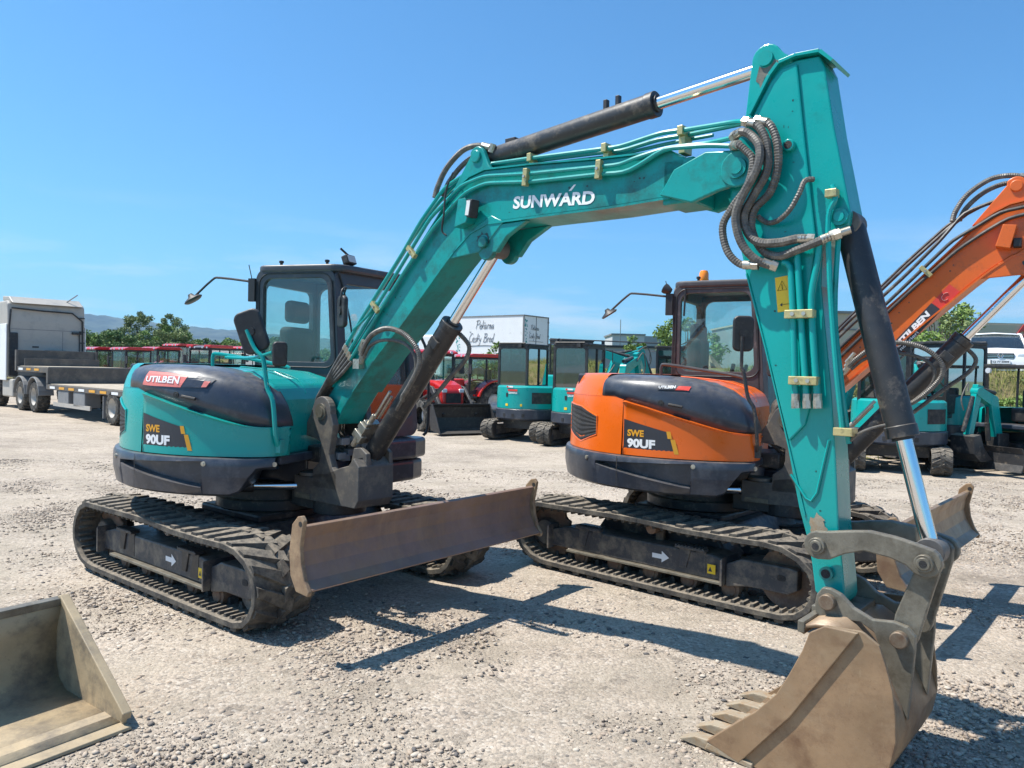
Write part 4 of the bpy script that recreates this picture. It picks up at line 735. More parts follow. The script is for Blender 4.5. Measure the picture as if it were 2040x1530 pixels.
    if True:
        H = [[(3.195, -.16, 2.80), (3.235, -.2, 2.79), (3.276, -.2, 2.755), (3.313, -.2, 2.70), (3.289, -.2, 2.591), (3.219, -.2, 2.501), (3.173, -.2, 2.415), (3.201, -.2, 2.297), (3.268, -.19, 2.23), (3.345, -.18, 2.225)],
             [(3.195, -.165, 2.838), (3.25, -.2, 2.845), (3.297, -.2, 2.822), (3.346, -.21, 2.754), (3.341, -.22, 2.658), (3.274, -.22, 2.54), (3.245, -.22, 2.445), (3.273, -.21, 2.328), (3.338, -.19, 2.248), (3.42, -.15, 2.213)],
             [(3.25, -.17, 2.90), (3.30, -.18, 2.88), (3.34, -.18, 2.84), (3.369, -.18, 2.765), (3.372, -.18, 2.653), (3.314, -.18, 2.55), (3.269, -.18, 2.465), (3.287, -.18, 2.38), (3.344, -.18, 2.329), (3.435, -.17, 2.321), (3.516, -.16, 2.332), (3.58, -.14, 2.326)],
             [(3.30, -.15, 2.90), (3.339, -.16, 2.885), (3.383, -.17, 2.85), (3.415, -.17, 2.757), (3.411, -.16, 2.647), (3.375, -.15, 2.556), (3.307, -.15, 2.491), (3.294, -.15, 2.402), (3.345, -.15, 2.299), (3.422, -.15, 2.263), (3.518, -.16, 2.284), (3.61, -.15, 2.316), (3.67, -.12, 2.345)],
             [(3.56, -.11, 2.60), (3.531, -.14, 2.59), (3.518, -.17, 2.53), (3.483, -.18, 2.462), (3.425, -.16, 2.425), (3.36, -.13, 2.425), (3.31, -.12, 2.46)]]
        for i, q in enumerate(H):
            hz = MB(); hose(hz, q, (.0165, .0195, .0195, .018, .011)[i], (.0016, .0007, .0010, .0018, .0016)[i]); obj('hose', hz, 'hose', ao_)
        ff = MB()
        for q in H[:4]:
            for a, b in ((q[0], q[1]), (q[-1], q[-2])):
                a, b = Vector(a), Vector(b); ff.cyl(a, a + (b - a).normalized() * .03, .025, 6); ff.cyl(a + (b - a).normalized() * .028, a + (b - a).normalized() * .07, .0205, 12)
        ff.cyl((3.62, -.14, 2.325), (3.72, -.1, 2.36), .018, 10); ff.cyl((3.66, -.13, 2.335), (3.685, -.12, 2.345), .025, 6); obj('hose_fitting', ff, 'zinc', ao_)
    bc = cylinder('bucket_cylinder', (3.685, 0, 2.40), (4.055, 0, 1.0), .665, .062, .034)
    wr = MB(); hose(wr, [(3.875, -.06, 1.52), (3.82, -.09, 1.50), (3.77, -.09, 1.47), (3.74, -.08, 1.44)], .006); obj('grease_line', wr, 'hose', bc)
    # ------------------------------ bucket linkage and bucket
    lnk = [(3.66, .925), (3.70, .93), (3.76, .965), (3.838, .992), (3.94, .981), (4.0, .962), (4.03, .935)] + arc(4.07, .985, .062, -120, 60, 8) + [(4.035, 1.054), (3.957, 1.070), (3.856, 1.079), (3.765, 1.065), (3.70, 1.052)] + arc(3.65, .985, .062, 80, 270, 9)
    for s in (-1, 1):
        l_ = MB().prism(lnk, s * .16 - .02, s * .16 + .02); lo = obj('guide_link', l_, 'steel', root, B, bev=.006)
        for (x, z) in ((3.65, .985), (4.07, .985)):
            pb = MB().cyl((x, s * .18, z), (x, s * .205, z), .036, 20); pb.cyl((x, s * .20, z), (x, s * .212, z), .026, 16); po = obj('link_pin', pb, 'steel', lo, None, bev=.003); ph = MB().cyl((x, s * .2125, z), (x, s * .2135, z), .015, 14); obj('pin_hole', ph, 'blackvent', po)
    hl = MB(); hlp = arc(4.07, .985, .05, 20, 150, 6) + [(4.02, .93), (3.955, .74), (3.95, .70)] + arc(4.0, .66, .045, 190, 350, 6) + [(4.06, .72), (4.115, .95)]
    hl.prism(hlp, -.135, -.10); hl.prism(hlp, .10, .135); hl.prism([(4.03, .90), (3.99, .76), (4.03, .74), (4.08, .90)], -.10, .10); obj('bucket_link', hl, 'steel', root, B, bev=.006)
    lp_ = [(3.402, .0), (3.6, -.002), (3.78, .008), (3.89, .045), (3.965, .11), (4.008, .20), (4.026, .30), (4.022, .40), (4.008, .50), (3.985, .58), (3.955, .665), (3.90, .70), (3.80, .71)]
    sh_ = lp_[1:7] + [(4.005, .385), (3.965, .47), (3.915, .555), (3.865, .625), (3.82, .675), (3.78, .70)]
    sh = MB(); tk = [(3.25, .028), (3.402, .012)] + sh_; rows = [[(x, y, z) for x, z in tk] for y in (-.335, .335)]
    sh.grid(rows, smooth=True); sh.grid([[(3.78, y, .70), (3.70, y, .69), (3.65, y, .675), (3.64, y, .64)] for y in (-.335, .335)], smooth=False)
    bk = obj('bucket', sh, 'bucket', root, B, sol=.018)
    sd_p = [(3.242, .055), (3.36, .012), (3.402, .004)] + lp_[1:-1] + [(3.886, .705), (3.751, .695), (3.69, .655), (3.662, .574), (3.61, .46), (3.557, .359), (3.466, .254), (3.35, .15)]
    for s in (-1, 1):
        s1 = MB().prism(sd_p, s * .34 - .008, s * .34 + .008); obj('side_wall', s1, 'bucket', bk, None, bev=.003)
        s2 = MB().prism([(3.242, .05), (3.40, .006), (3.42, .03), (3.62, .28), (3.88, .70), (3.751, .698), (3.69, .658), (3.662, .574), (3.61, .46), (3.557, .359), (3.466, .254), (3.35, .15)], s * .357 - .009, s * .357 + .009); obj('side_cutter', s2, 'bucket', bk, None, bev=.004)
        ea = [(3.644, .729), (3.65, .77), (3.675, .805), (3.71, .806), (3.752, .79), (3.804, .744), (3.881, .712), (3.96, .722), (4.015, .712), (4.045, .68), (4.045, .62), (4.038, .50), (4.03, .40), (4.025, .33), (3.99, .40), (3.948, .50), (3.911, .605), (3.889, .66), (3.833, .69), (3.705, .68), (3.65, .67)]
        s3 = MB().prism(ea, s * .165 - .015, s * .165 + .015); e3 = obj('bucket_ear', s3, 'steel', bk, None, bev=.005)
        for (x, z) in ((3.703, .752), (3.99, .66)):
            pb = MB().cyl((x, s * .18, z), (x, s * .215, z), .034, 20); obj('ear_pin', pb, 'pin', e3, None, bev=.004)
    rb = MB().box(3.62, 3.80, -.15, .15, .675, .71); rb.box(3.63, 3.66, -.34, .34, .64, .69); obj('top_plate', rb, 'steel', bk, None, bev=.004)
    lp2 = MB().prism([(3.235, .015), (3.46, -.002), (3.46, .02), (3.25, .045)], -.365, .365); obj('cutting_edge', lp2, 'tooth', bk, None, bev=.004)
    for i in range(5):
        y = -.325 + i * .1625; tth = MB(); tth.prism([(3.097, .012), (3.11, .008), (3.30, .0), (3.33, .01), (3.30, .055), (3.18, .05)], y - .035, y + .035)
        for j, v in enumerate(tth.v):
            if v[0] < 3.15: tth.v[j] = (v[0], y + (v[1] - y) * .75, v[2])
        to = obj('tooth', tth, 'tooth', bk, None, bev=.006); ad = MB().box(3.27, 3.38, y - .028, y + .028, .02, .065); obj('tooth_adapter', ad, 'tooth', to, None, bev=.008)
    return root
# ---------------------------------------------------------------- ground and far setting
def hgt(x, y):
    z = 0.
    if x > 4:                                                        # grassy bank on the right behind the machines
        t = (y - (17.4 + .2 * (x - 8))) / 2.5 if x > 8 else (y - 17.4) / 2.5
        t = max(0, min(1, t)); t = t * t * (3 - 2 * t); k = max(0, min(1, (x - 4) / 3.5)); z += 1.95 * t * k
    t = max(0, min(1, (y - 33) / 14)); z = max(z, .9 * t * t * (3 - 2 * t))
    return z
gm = bpy.data.materials.new('gravel_ground'); gm.use_nodes = True; n, l = gm.node_tree.nodes, gm.node_tree.links; b = n['Principled BSDF']; b.inputs['Roughness'].default_value = .95; b.inputs['Specular IOR Level'].default_value = .15
tcn = n.new('ShaderNodeTexCoord')
def N(sc, det=5, rg=.6):
    t = n.new('ShaderNodeTexNoise'); t.inputs['Scale'].default_value = sc; t.inputs['Detail'].default_value = det; t.inputs['Roughness'].default_value = rg; l.new(tcn.outputs['Object'], t.inputs['Vector']); return t.outputs[0]
def RP(src, stops):
    t = n.new('ShaderNodeValToRGB'); e = t.color_ramp.elements
    while len(e) < len(stops): e.new(.5)
    for q, (p_, c_) in zip(e, stops): q.position = p_; q.color = (*c_, 1)
    l.new(src, t.inputs[0]); return t.outputs[0]
def MXC(f, a, c, bt='MIX'):
    t = n.new('ShaderNodeMixRGB'); t.blend_type = bt
    for k, v in ((0, f), (1, a), (2, c)):
        if isinstance(v, (int, float)): t.inputs[k].default_value = v
        else: l.new(v, t.inputs[k])
    return t.outputs[0]
big = RP(N(.55, 8, .65), ((.32, (.25, .21, .17)), (.46, (.38, .325, .258)), (.62, (.50, .425, .34))))
fine = RP(N(55, 7, .8), ((.34, (.34, .32, .30)), (.47, (.86, .85, .83)), (.60, (1.0, 1.0, .98)), (.72, (1.25, 1.23, 1.2))))
c0 = MXC(.85, big, fine, 'MULTIPLY')
vo = n.new('ShaderNodeTexVoronoi'); vo.inputs['Scale'].default_value = 58; l.new(tcn.outputs['Object'], vo.inputs['Vector'])
vs_ = n.new('ShaderNodeSeparateColor'); l.new(vo.outputs['Color'], vs_.inputs[0])
stone = RP(vs_.outputs[0], ((.0, (.19, .17, .155)), (.3, (.38, .315, .255)), (.7, (.50, .41, .325)), (1., (.60, .53, .45))))
mask = RP(N(1.8, 6, .7), ((.38, (.15, .15, .15)), (.62, (.75, .75, .75))))
c1 = MXC(mask, c0, stone)
vo2 = n.new('ShaderNodeTexVoronoi'); vo2.inputs['Scale'].default_value = 13; l.new(tcn.outputs['Object'], vo2.inputs['Vector'])
vs2 = n.new('ShaderNodeSeparateColor'); l.new(vo2.outputs['Color'], vs2.inputs[0])
dk = RP(vs2.outputs[1], ((.0, (1, 1, 1)), (.93, (1, 1, 1)), (.97, (.55, .55, .56)))); c1 = MXC(.5, c1, dk, 'MULTIPLY')
mpr = n.new('ShaderNodeMapping'); mpr.inputs['Rotation'].default_value = (0, 0, R(35)); mpr.inputs['Scale'].default_value = (.5, 3.2, 1); l.new(tcn.outputs['Object'], mpr.inputs['Vector'])
rut = n.new('ShaderNodeTexNoise'); rut.inputs['Scale'].default_value = 1; rut.inputs['Detail'].default_value = 7; l.new(mpr.outputs[0], rut.inputs['Vector'])
rc_ = RP(rut.outputs[0], ((.38, (.74, .72, .70)), (.5, (1, 1, 1)), (.64, (1.0, .99, .97)))); c1 = MXC(.32, c1, rc_, 'MULTIPLY')
l.new(c1, b.inputs['Base Color'])
mth = n.new('ShaderNodeMath'); mth.operation = 'MULTIPLY_ADD'; l.new(vo.outputs['Distance'], mth.inputs[0]); mth.inputs[1].default_value = -.55; l.new(N(75, 6, .7), mth.inputs[2])
mt2 = n.new('ShaderNodeMath'); mt2.operation = 'MULTIPLY_ADD'; l.new(N(7, 6, .65), mt2.inputs[0]); mt2.inputs[1].default_value = 1.6; l.new(mth.outputs[0], mt2.inputs[2])
bp = n.new('ShaderNodeBump'); bp.inputs['Strength'].default_value = .8; bp.inputs['Distance'].default_value = .011; l.new(mt2.outputs[0], bp.inputs['Height']); l.new(bp.outputs[0], b.inputs['Normal'])
M['ground'] = gm
M['stone'] = mat('grey_beige_stone', (.40, .36, .315), .9, dirt=(.24, .22, .21), amt=.55, scale=2.2, var=.5, spec=.15)
M['grass'] = mat('bank_grass_soil', (.085, .12, .022), .95, dirt=(.26, .2, .11), amt=.8, scale=.9, var=.4, spec=.1, bump=.4, bscale=12)
M['field'] = mat('far_meadow', (.10, .13, .04), .95, dirt=(.2, .18, .1), amt=.4, scale=.05, var=.3)
M['hill'] = mat('wooded_hill', (.022, .036, .026), .95, dirt=(.11, .13, .09), amt=.5, scale=.006, var=.4, spec=.05)
M['leaf'] = mat('fresh_leaves', (.17, .25, .06), .6, var=.4, scale=3.5, spec=.25); M['leaf2'] = mat('dull_leaves', (.19, .235, .09), .6, var=.35, scale=3.5, spec=.25); M['leaf3'] = mat('dark_leaves', (.12, .19, .06), .6, var=.4, scale=3.5, spec=.25)
M['bark'] = mat('bark', (.12, .09, .065), .9, bump=.3)
M['blade'] = mat('grass_blades', (.20, .26, .05), .7, dirt=(.36, .30, .13), amt=.75, scale=1.3, var=.45, spec=.2)
def axis(a, b_, fine0, fine1, st):
    out = list(np.arange(fine0, fine1 + st / 2, st)); s_ = st; v = fine1
    while v < b_: s_ *= 1.22; v += s_; out.append(min(v, b_))
    s_ = st; v = fine0
    while v > a: s_ *= 1.22; v -= s_; out.insert(0, max(v, a))
    return out
def noise2(x, y): return (math.sin(x * 1.7 + 1.3 * math.sin(y * 1.1)) + math.sin(y * 2.3 + 1.7 * math.sin(x * .9)) + .5 * math.sin(x * 5.1 + y * 3.7) + .35 * math.sin(x * 9.7 - y * 8.3)) * .5
xs = axis(-2600, 2600, -9, 17, .25); ys = axis(-300, 3600, -2, 24, .25)
gv = [(x, y, hgt(x, y) + (0 if abs(x) > 60 or y > 60 else noise2(x, y) * .008 + (noise2(x * .8, y * .8) * .06 if hgt(x, y) > .1 else 0)) - .006) for y in ys for x in xs]
nx = len(xs); gf = [(j * nx + i, j * nx + i + 1, (j + 1) * nx + i + 1, (j + 1) * nx + i) for j in range(len(ys) - 1) for i in range(nx - 1)]
g_ = MB(); g_.v = gv; g_.f = gf; g_.sm = [True] * len(gf)
go = obj('ground', g_, 'ground', kind='structure', fix=False); go.data.materials.append(M['grass']); go.data.materials.append(M['field'])
mi = []
for j in range(len(ys) - 1):
    for i in range(nx - 1):
        x, y = (xs[i] + xs[i + 1]) / 2, (ys[j] + ys[j + 1]) / 2
        mi.append(2 if (y > 60 or x < -70 or x > 70) else (1 if (x > 4.5 and y > 16.3 + .22 * max(0, x - 8) + .5 * noise2(x, y)) or y > 36.5 else 0))
go.data.polygons.foreach_set('material_index', mi)
# loose stones, one object: nobody could count them
rs = np.random.RandomState(7)
ph = (1 + 5 ** .5) / 2; ico = np.array([(-1, ph, 0), (1, ph, 0), (-1, -ph, 0), (1, -ph, 0), (0, -1, ph), (0, 1, ph), (0, -1, -ph), (0, 1, -ph), (ph, 0, -1), (ph, 0, 1), (-ph, 0, -1), (-ph, 0, 1)]) / 1.9
icf = np.array([(0, 11, 5), (0, 5, 1), (0, 1, 7), (0, 7, 10), (0, 10, 11), (1, 5, 9), (5, 11, 4), (11, 10, 2), (10, 7, 6), (7, 1, 8), (3, 9, 4), (3, 4, 2), (3, 2, 6), (3, 6, 8), (3, 8, 9), (4, 9, 5), (2, 4, 11), (6, 2, 10), (8, 6, 7), (9, 8, 1)])
def stones(name, cnt, ymax, smin_, smax_, pw, label):
    q = rs.rand(cnt * 3); y = 1.9 + (ymax - 1.9) * q ** pw; x = (rs.rand(cnt * 3) - .5) * 1.62 * y
    cl = np.array([noise2(a * 1.1 + 3, c_ * 1.1) for a, c_ in zip(x, y)]) + rs.rand(cnt * 3) * 1.9
    k = np.argsort(-cl)[:cnt]; x, y = x[k], y[k]
    s_ = smin_ * (smax_ / smin_) ** (rs.rand(cnt) ** 4.6) * (1 + y / 22); s_ = np.minimum(s_, smax_)
    sc = np.stack([s_ * (1 + .5 * rs.rand(cnt)), s_ * (.7 + .5 * rs.rand(cnt)), s_ * (.4 + .35 * rs.rand(cnt))], 1)
    a = rs.rand(cnt) * 6.283; ca, sa = np.cos(a), np.sin(a)
    V = ico[None] * (1 + .5 * (rs.rand(cnt, 12, 1) - .5)); V = V + .32 * (rs.rand(cnt, 12, 3) - .5); V = V * sc[:, None, :]
    X = V[..., 0] * ca[:, None] - V[..., 1] * sa[:, None] + x[:, None]; Y = V[..., 0] * sa[:, None] + V[..., 1] * ca[:, None] + y[:, None]; Z = V[..., 2] + (sc[:, 2] * .02)[:, None] - .003
    co = np.stack([X, Y, Z], 2).reshape(-1, 3); F_ = (icf[None] + (np.arange(cnt) * 12)[:, None, None]).reshape(-1, 3)
    me = bpy.data.meshes.new(name); me.vertices.add(len(co)); me.vertices.foreach_set('co', co.ravel()); me.loops.add(F_.size); me.loops.foreach_set('vertex_index', F_.ravel().astype(np.int32))
    me.polygons.add(len(F_)); me.polygons.foreach_set('loop_start', np.arange(0, F_.size, 3, dtype=np.int32)); me.update(calc_edges=True); me.validate(); me.materials.append(M['stone'])
    at = me.attributes.new('tone', 'FLOAT_COLOR', 'POINT'); tn = np.repeat(np.clip(.5 + .28 * rs.randn(cnt), 0, 1), 12); at.data.foreach_set('color', np.stack([tn, tn, tn, np.ones_like(tn)], 1).ravel())
    o = bpy.data.objects.new(name, me); COL.objects.link(o); return tag(o, label, 'gravel', kind='stuff')
sm = M['stone']; n_, l_ = sm.node_tree.nodes, sm.node_tree.links; an = n_.new('ShaderNodeAttribute'); an.attribute_name = 'tone'; rp = n_.new('ShaderNodeValToRGB'); e = rp.color_ramp.elements; e[0].color = (.13, .12, .115, 1); e[1].color = (.50, .43, .35, 1); e[1].position = .95; q = e.new(.45); q.color = (.38, .30, .23, 1)
l_.new(an.outputs['Color'], rp.inputs[0]); l_.new(rp.outputs[0], n_['Principled BSDF'].inputs['Base Color'])
stones('loose_gravel', 150000, 13, .0022, .0165, 1.2, 'loose grey and beige gravel scattered over the dusty yard')

# hills
hp_ = MB(); rows = []; H0 = [(-3600, 175), (-2400, 215), (-1750, 192), (-1350, 150), (-1000, 128), (-500, 100), (100, 62), (700, 30), (1500, 20), (3600, 20)]
def hz_(x, f): return lerp_t(x, H0) * f * (1 + .018 * math.sin(x * .009) + .012 * math.sin(x * .037 + 1) + .012 * math.sin(x * .11))
for (y, f) in ((2300, .0), (2600, .38), (2900, .72), (3200, 1.0), (3600, .9), (4000, .2)): rows.append([(x, y + 60 * math.sin(x * .004), hz_(x, f) - 1) for x in range(-3600, 3601, 15)])
hp_.grid(rows); obj('hills', hp_, 'hill', kind='structure', fix=False)

# ---------------------------------------------------------------- vegetation
def foliage(center, rad, nclump, nleaf, seed, ls=.12, squash=1.):
    rnd = random.Random(seed); mb = MB(); cl = []
    for i in range(nclump):
        while True:
            p = Vector((rnd.uniform(-1, 1), rnd.uniform(-1, 1), rnd.uniform(-1, 1)))
            if p.length < 1: break
        p = p.normalized() * (p.length ** .55); cl.append(Vector((center[0] + p.x * rad[0], center[1] + p.y * rad[1], center[2] + p.z * rad[2])))
    rr = (rad[0] + rad[2]) * .5 / max(1.5, nclump ** .36)
    vs, fs = [], []
    for c in cl:
        cr_ = rr * rnd.uniform(.6, 1.15)
        for i in range(nleaf):
            d = Vector((rnd.gauss(0, 1), rnd.gauss(0, 1), rnd.gauss(0, 1))).normalized() * cr_ * rnd.random() ** .45; d.z *= .8
            p = c + d; a = Vector((rnd.gauss(0, 1), rnd.gauss(0, 1), rnd.gauss(0, .7))).normalized(); b_ = a.cross(Vector((rnd.gauss(0, 1), rnd.gauss(0, 1), rnd.gauss(0, 1)))).normalized()
            s_ = ls * rnd.uniform(.6, 1.3); o = len(vs); vs += [p - a * s_, p + b_ * s_ * .45, p + a * s_, p - b_ * s_ * .45]; fs.append((o, o + 1, o + 2, o + 3))
    mb.v = [tuple(v) for v in vs]; mb.f = fs; mb.sm = [False] * len(fs); return mb, cl
def tree(x, y, h, w, seed, label, leaf='leaf', nc=26, nl=90, ls=.16, group=None, name='tree', trunk=True, low=.2, cat='tree'):
    z0 = hgt(x, y) if abs(x) < 60 else .9; t = thing(name, label, cat, (x, y, z0 - .05), 0, group); rnd = random.Random(seed)
    mb, cl = foliage((0, 0, h * (1 + low) / 2), (w / 2, w / 2, h * (1 - low) / 2), nc, nl, seed, ls); obj('crown', mb, leaf, t, fix=False)
    tk = MB(); top = Vector((rnd.uniform(-.1, .1) * w, 0, h * .72)); tk.tube([(0, 0, 0), (0, 0, h * .3), tuple(top)], .05, 7, radii=[.03 * h, .022 * h, .008 * h])
    for c in cl[:9]: tk.tube([(0, 0, h * (.15 + .4 * rnd.random())), tuple(c * .6), tuple(c)], .02, 5, radii=[.012 * h, .007 * h, .003 * h])
    obj('trunk', tk, 'bark', t, fix=False); return t

# ---------------------------------------------------------------- vehicles of the background
def wheel(parent, x, y, r, w, tyre='tyre', rim='greypaint', s=1, name='wheel'):
    m_ = MB(); T0 = trans(x, y, r); m_.lathe([(r * .56, -w / 2), (r * .9, -w / 2), (r, -w * .32), (r, w * .32), (r * .9, w / 2), (r * .56, w / 2)], 32, T0, 'y')
    k = int(2 * math.pi * r / .12)
    for i in range(k):
        a = 2 * math.pi * i / k; m_.box(-.02, .02, -w * .46, w * .46, r - .01, r + .012, T0 @ Matrix.Rotation(a, 4, 'Y'))
    wo = obj(name, m_, tyre, parent, None); rm = MB().lathe([(0, -s * w * .1), (r * .2, -s * w * .1), (r * .22, -s * w * .02), (r * .38, s * w * .02 - s * w * .1), (r * .5, -s * w * .25), (r * .57, -s * w * .48), (r * .52, -s * w * .5), (r * .5, -s * w * .3), (0, -s * w * .14)][::1], 28, T0, 'y')
    rm = MB().lathe([(0, -s * w * .2), (r * .14, -s * w * .2), (r * .16, -s * w * .10), (r * .40, -s * w * .06), (r * .5, -s * w * .42), (r * .58, -s * w * .5)], 28, T0, 'y'); ro = obj('rim', rm, rim, wo, fix=False); return wo
LOOPM = [(-.80, .50), (0, .515), (.72, .50), (.86, .42), (.90, .27), (.84, .12), (.68, .035), (-.76, .035), (-.90, .12), (-.96, .27), (-.92, .42)]
def mini(name, label, loc, rz, group, sc=1., cabt='cab', swing=0., boomp=None, darkcab=True, seed=1, beacon=False, arch=None, text=False):
    t = thing(name, label, 'excavator', loc, rz, group); t.scale = (sc, sc, sc)
    for s in (-1, 1):
        y0, y1 = (.55, .90) if s > 0 else (-.90, -.55)
        obj('rubber_track', belt(LOOPM, y0, y1, pitch=.11, step=.05, lug=.03, seed=seed), 'rubber', t)
        f = MB().prism([(-.62, .14), (.62, .14), (.66, .36), (-.62, .38)], min(s * .60, s * .86), max(s * .60, s * .86)); fo = obj('track_frame', f, 'frame', t, None, bev=.01)
        w = MB(); w.cyl((-.66, s * .62, .275), (-.66, s * .89, .275), .17, 24); w.cyl((.62, s * .62, .265), (.62, s * .87, .265), .2, 24); obj('track_wheel', w, 'blacksteel', fo, None, bev=.01)
    u = MB(); u.box(-.4, .4, -.55, .55, .3, .5); u.cyl((0, 0, .5), (0, 0, .64), .34, 28); obj('undercarriage', u, 'blacksteel', t)
    bl = MB().prism([(1.32, .62), (1.25, .5), (1.25, .25), (1.33, .12), (1.36, .12), (1.29, .27), (1.29, .5), (1.36, .62)], -.9, .9); bl.box(.5, 1.27, -.4, -.3, .25, .36); bl.box(.5, 1.27, .3, .4, .25, .36); obj('blade', bl, 'blacksteel', t)
    U_ = rot(swing)
    def ring_(r, z, xf=.62, n0=-40, n1=-320): return [ringpt(th, r, z, xf) for th in range(n0, n1 - 1, -8)]
    c_ = MB().grid([ring_(.5, .52), ring_(.82, .53), ring_(.88, .58), ring_(.88, .80), ring_(.85, .82)]); cwo = obj('counterweight', c_, 'navy', t, U_)
    for th in (-160, -178, -196):
        hl = MB(); a = Vector(ringpt(th, .885, .66)); hl.box(-.004, .004, -.035, .035, -.04, .04, trans(*a) @ rot(R(th))); obj('recess', hl, 'blackvent', cwo)
    b_ = MB().grid([ring_(.84, .822), ring_(.855, .83), ring_(.855, 1.10), ring_(.845, 1.36), ring_(.80, 1.40), ring_(.3, 1.405)]); bo = obj('body', b_, 'teal', t, U_)
    v = MB(); v.grid([[Vector(ringpt(th, .857, z)) for th in range(-148, -105, -0 + 6)] for z in (1.04, 1.12, 1.24)][:] if False else [[ringpt(th, .859, z) for th in range(-146, -109, 6)] for z in (.96, 1.24)], smooth=False); obj('vent_grille', v, 'blackvent', bo)
    for th, z, w_, h_, m_ in ((180, 1.29, .14, .025, 'redd'), (168, 1.17, .03, .05, 'black'), (168, .92, .04, .03, 'yellow'), (196, .92, .025, .03, 'yellow'), (176, 1.375, .07, .02, 'whitedecal'), (170.5, 1.375, .045, .02, 'redd')):
        a = Vector(ringpt(th, .858, z)); q = MB().box(-.003, .003, -w_, w_, -h_, h_, trans(*a) @ rot(R(th))); obj('marking', q, m_, bo)
    if text:
        w = MB(); word(w, 'SUNWARD', lambda u_, v_: tuple(Vector(ringpt(189 - u_ / .86 * 57.3 * -1 * -1 + 0, .862, 1.20 + v_))), .26, .05, .03); obj('rear_lettering', w, 'whitedecal', bo)
    cm = 'cabgrey' if not darkcab else 'black'
    fl = MB().box(-.30, .72, -.72, .72, .96, 1.05); obj('cab_floor', fl, 'navy', t, U_, bev=.02)
    if cabt == 'cab':
        X0, X1, y0, y1, z0, z1 = -.42, .66, -.16, .74, 1.05, 2.44
        m_ = MB(); so = rrect(X0, X1, z0, z1, .09, 5); si = rrect(X0 + .06, X1 - .05, 1.42, z1 - .09, .06, 5)
        for yy in (y0, y1 - .04): ring(m_, so, si, 0, .04, lambda a, c, d, yy=yy: (a, yy + d, c))
        fo = rrect(y0, y1, z0, z1, .09, 5); fi = rrect(y0 + .06, y1 - .06, 1.38, z1 - .09, .06, 5)
        for xx in (X0, X1 - .04): ring(m_, fo, fi, 0, .04, lambda a, c, d, xx=xx: (xx + d, a, c))
        co = obj('cab', m_, cm, t, U_, bev=.006); r_ = MB().prism(rrect(X0 - .02, X1 + .04, y0 - .02, y1 + .02, .08, 5), z1 - .02, z1 + .04, axis='z'); obj('cab_roof', r_, cm, co, None, bev=.015)
        for yy in (y0 + .02, y1 - .02): g = MB().add([(a, yy, c) for a, c in si], [tuple(range(len(si)))]); obj('side_window', g, 'dglass', co)
        for xx in (X0 + .02, X1 - .02): g = MB().add([(xx, a, c) for a, c in fi], [tuple(range(len(fi)))]); obj('windscreen' if xx > 0 else 'rear_window', g, 'dglass', co)
        pl = MB().box(.16, .20, y0 - .005, y0 + .03, 1.40, 2.36); pl.box(.16, .20, y1 - .03, y1 + .005, 1.40, 2.36); obj('pillar', pl, cm, co)
        st = MB().box(-.22, .2, .08, .52, 1.2, 1.42); st.box(-.28, -.16, .08, .52, 1.4, 1.98); st.box(-.27, -.18, .18, .42, 2.0, 2.2); obj('seat', st, 'seat', co, None, bev=.04, seg=3)
        li = MB(); li.box(X0 - .06, X0 - .02, .0, .1, z1 - .06, z1 + .03); li.tube([(X0 - .03, -.1, z1 + .05), (X0 - .03, .68, z1 + .05)], .018, 6); li.tube([(X1 + .03, y0, z1 - .1), (X1 + .18, y0 - .12, z1 - .1), (X1 + .18, y0 - .12, z1 - .4)], .012, 6); obj('roof_rail', li, 'black', co)
        if beacon: be = MB().lathe([(0, 0), (.05, 0), (.05, .02), (.045, .03), (.042, .1), (0, .13)], 16, trans(.0, .3, z1 + .05)); obj('beacon', be, 'beacon', co)
    elif cabt == 'canopy':
        m_ = MB(); m_.prism(rrect(-.55, .65, -.55, .62, .1, 4), 2.28, 2.35, axis='z')
        for (x, y) in ((-.48, -.48), (-.48, .55), (.55, -.48), (.55, .55)): m_.tube(smooth_path([(x, y, 1.0), (x * .95, y, 1.5), (x, y, 2.3)], 3), .028, 8)
        m_.lathe([(0, 0), (.05, 0), (.05, .02), (0, .02)], 12, trans(.3, .3, 2.35)); co = obj('canopy', m_, 'black', t, U_, bev=.01)
        be = MB().lathe([(0, 0), (.045, 0), (.042, .09), (0, .11)], 14, trans(.3, .3, 2.37)); obj('beacon', be, 'beacon', co)
        lp = MB().cyl((.62, -.38, 2.22), (.68, -.38, 2.22), .06, 14); obj('work_light', lp, 'lens', co)
        st = MB().box(-.25, .15, -.2, .25, 1.1, 1.4); st.box(-.3, -.2, -.2, .25, 1.4, 1.8); obj('seat', st, 'black', co, None, bev=.04)
    # boom
    bp_ = boomp or [(.80, .72, .10), (1.25, 1.9, .13), (2.1, 2.15, .10), (2.5, 1.0, .07), (2.35, .5, .05)]
    B_ = U_ @ trans(.06, -.42 if cabt == 'cab' else 0, 0)
    def seg(a, b__, w=.09):
        (x0, z0, r0), (x1, z1, r1) = a, b__; L_ = math.hypot(x1 - x0, z1 - z0); nx, nz_ = -(z1 - z0) / L_, (x1 - x0) / L_
        return [(x0 + nx * r0, z0 + nz_ * r0), (x0 - nx * r0, z0 - nz_ * r0), (x1 - nx * r1, z1 - nz_ * r1), (x1 + nx * r1, z1 + nz_ * r1)]
    m_ = MB(); m_.prism(seg(bp_[0], bp_[1]), -.085, .085); m_.prism(seg(bp_[1], bp_[2]), -.0852, .0852)
    for p in bp_[:3]: m_.cyl((p[0], -.09, p[1]), (p[0], .09, p[1]), p[2] * 1.05, 18)
    b2 = obj('boom', m_, 'teal', t, B_, bev=.01)
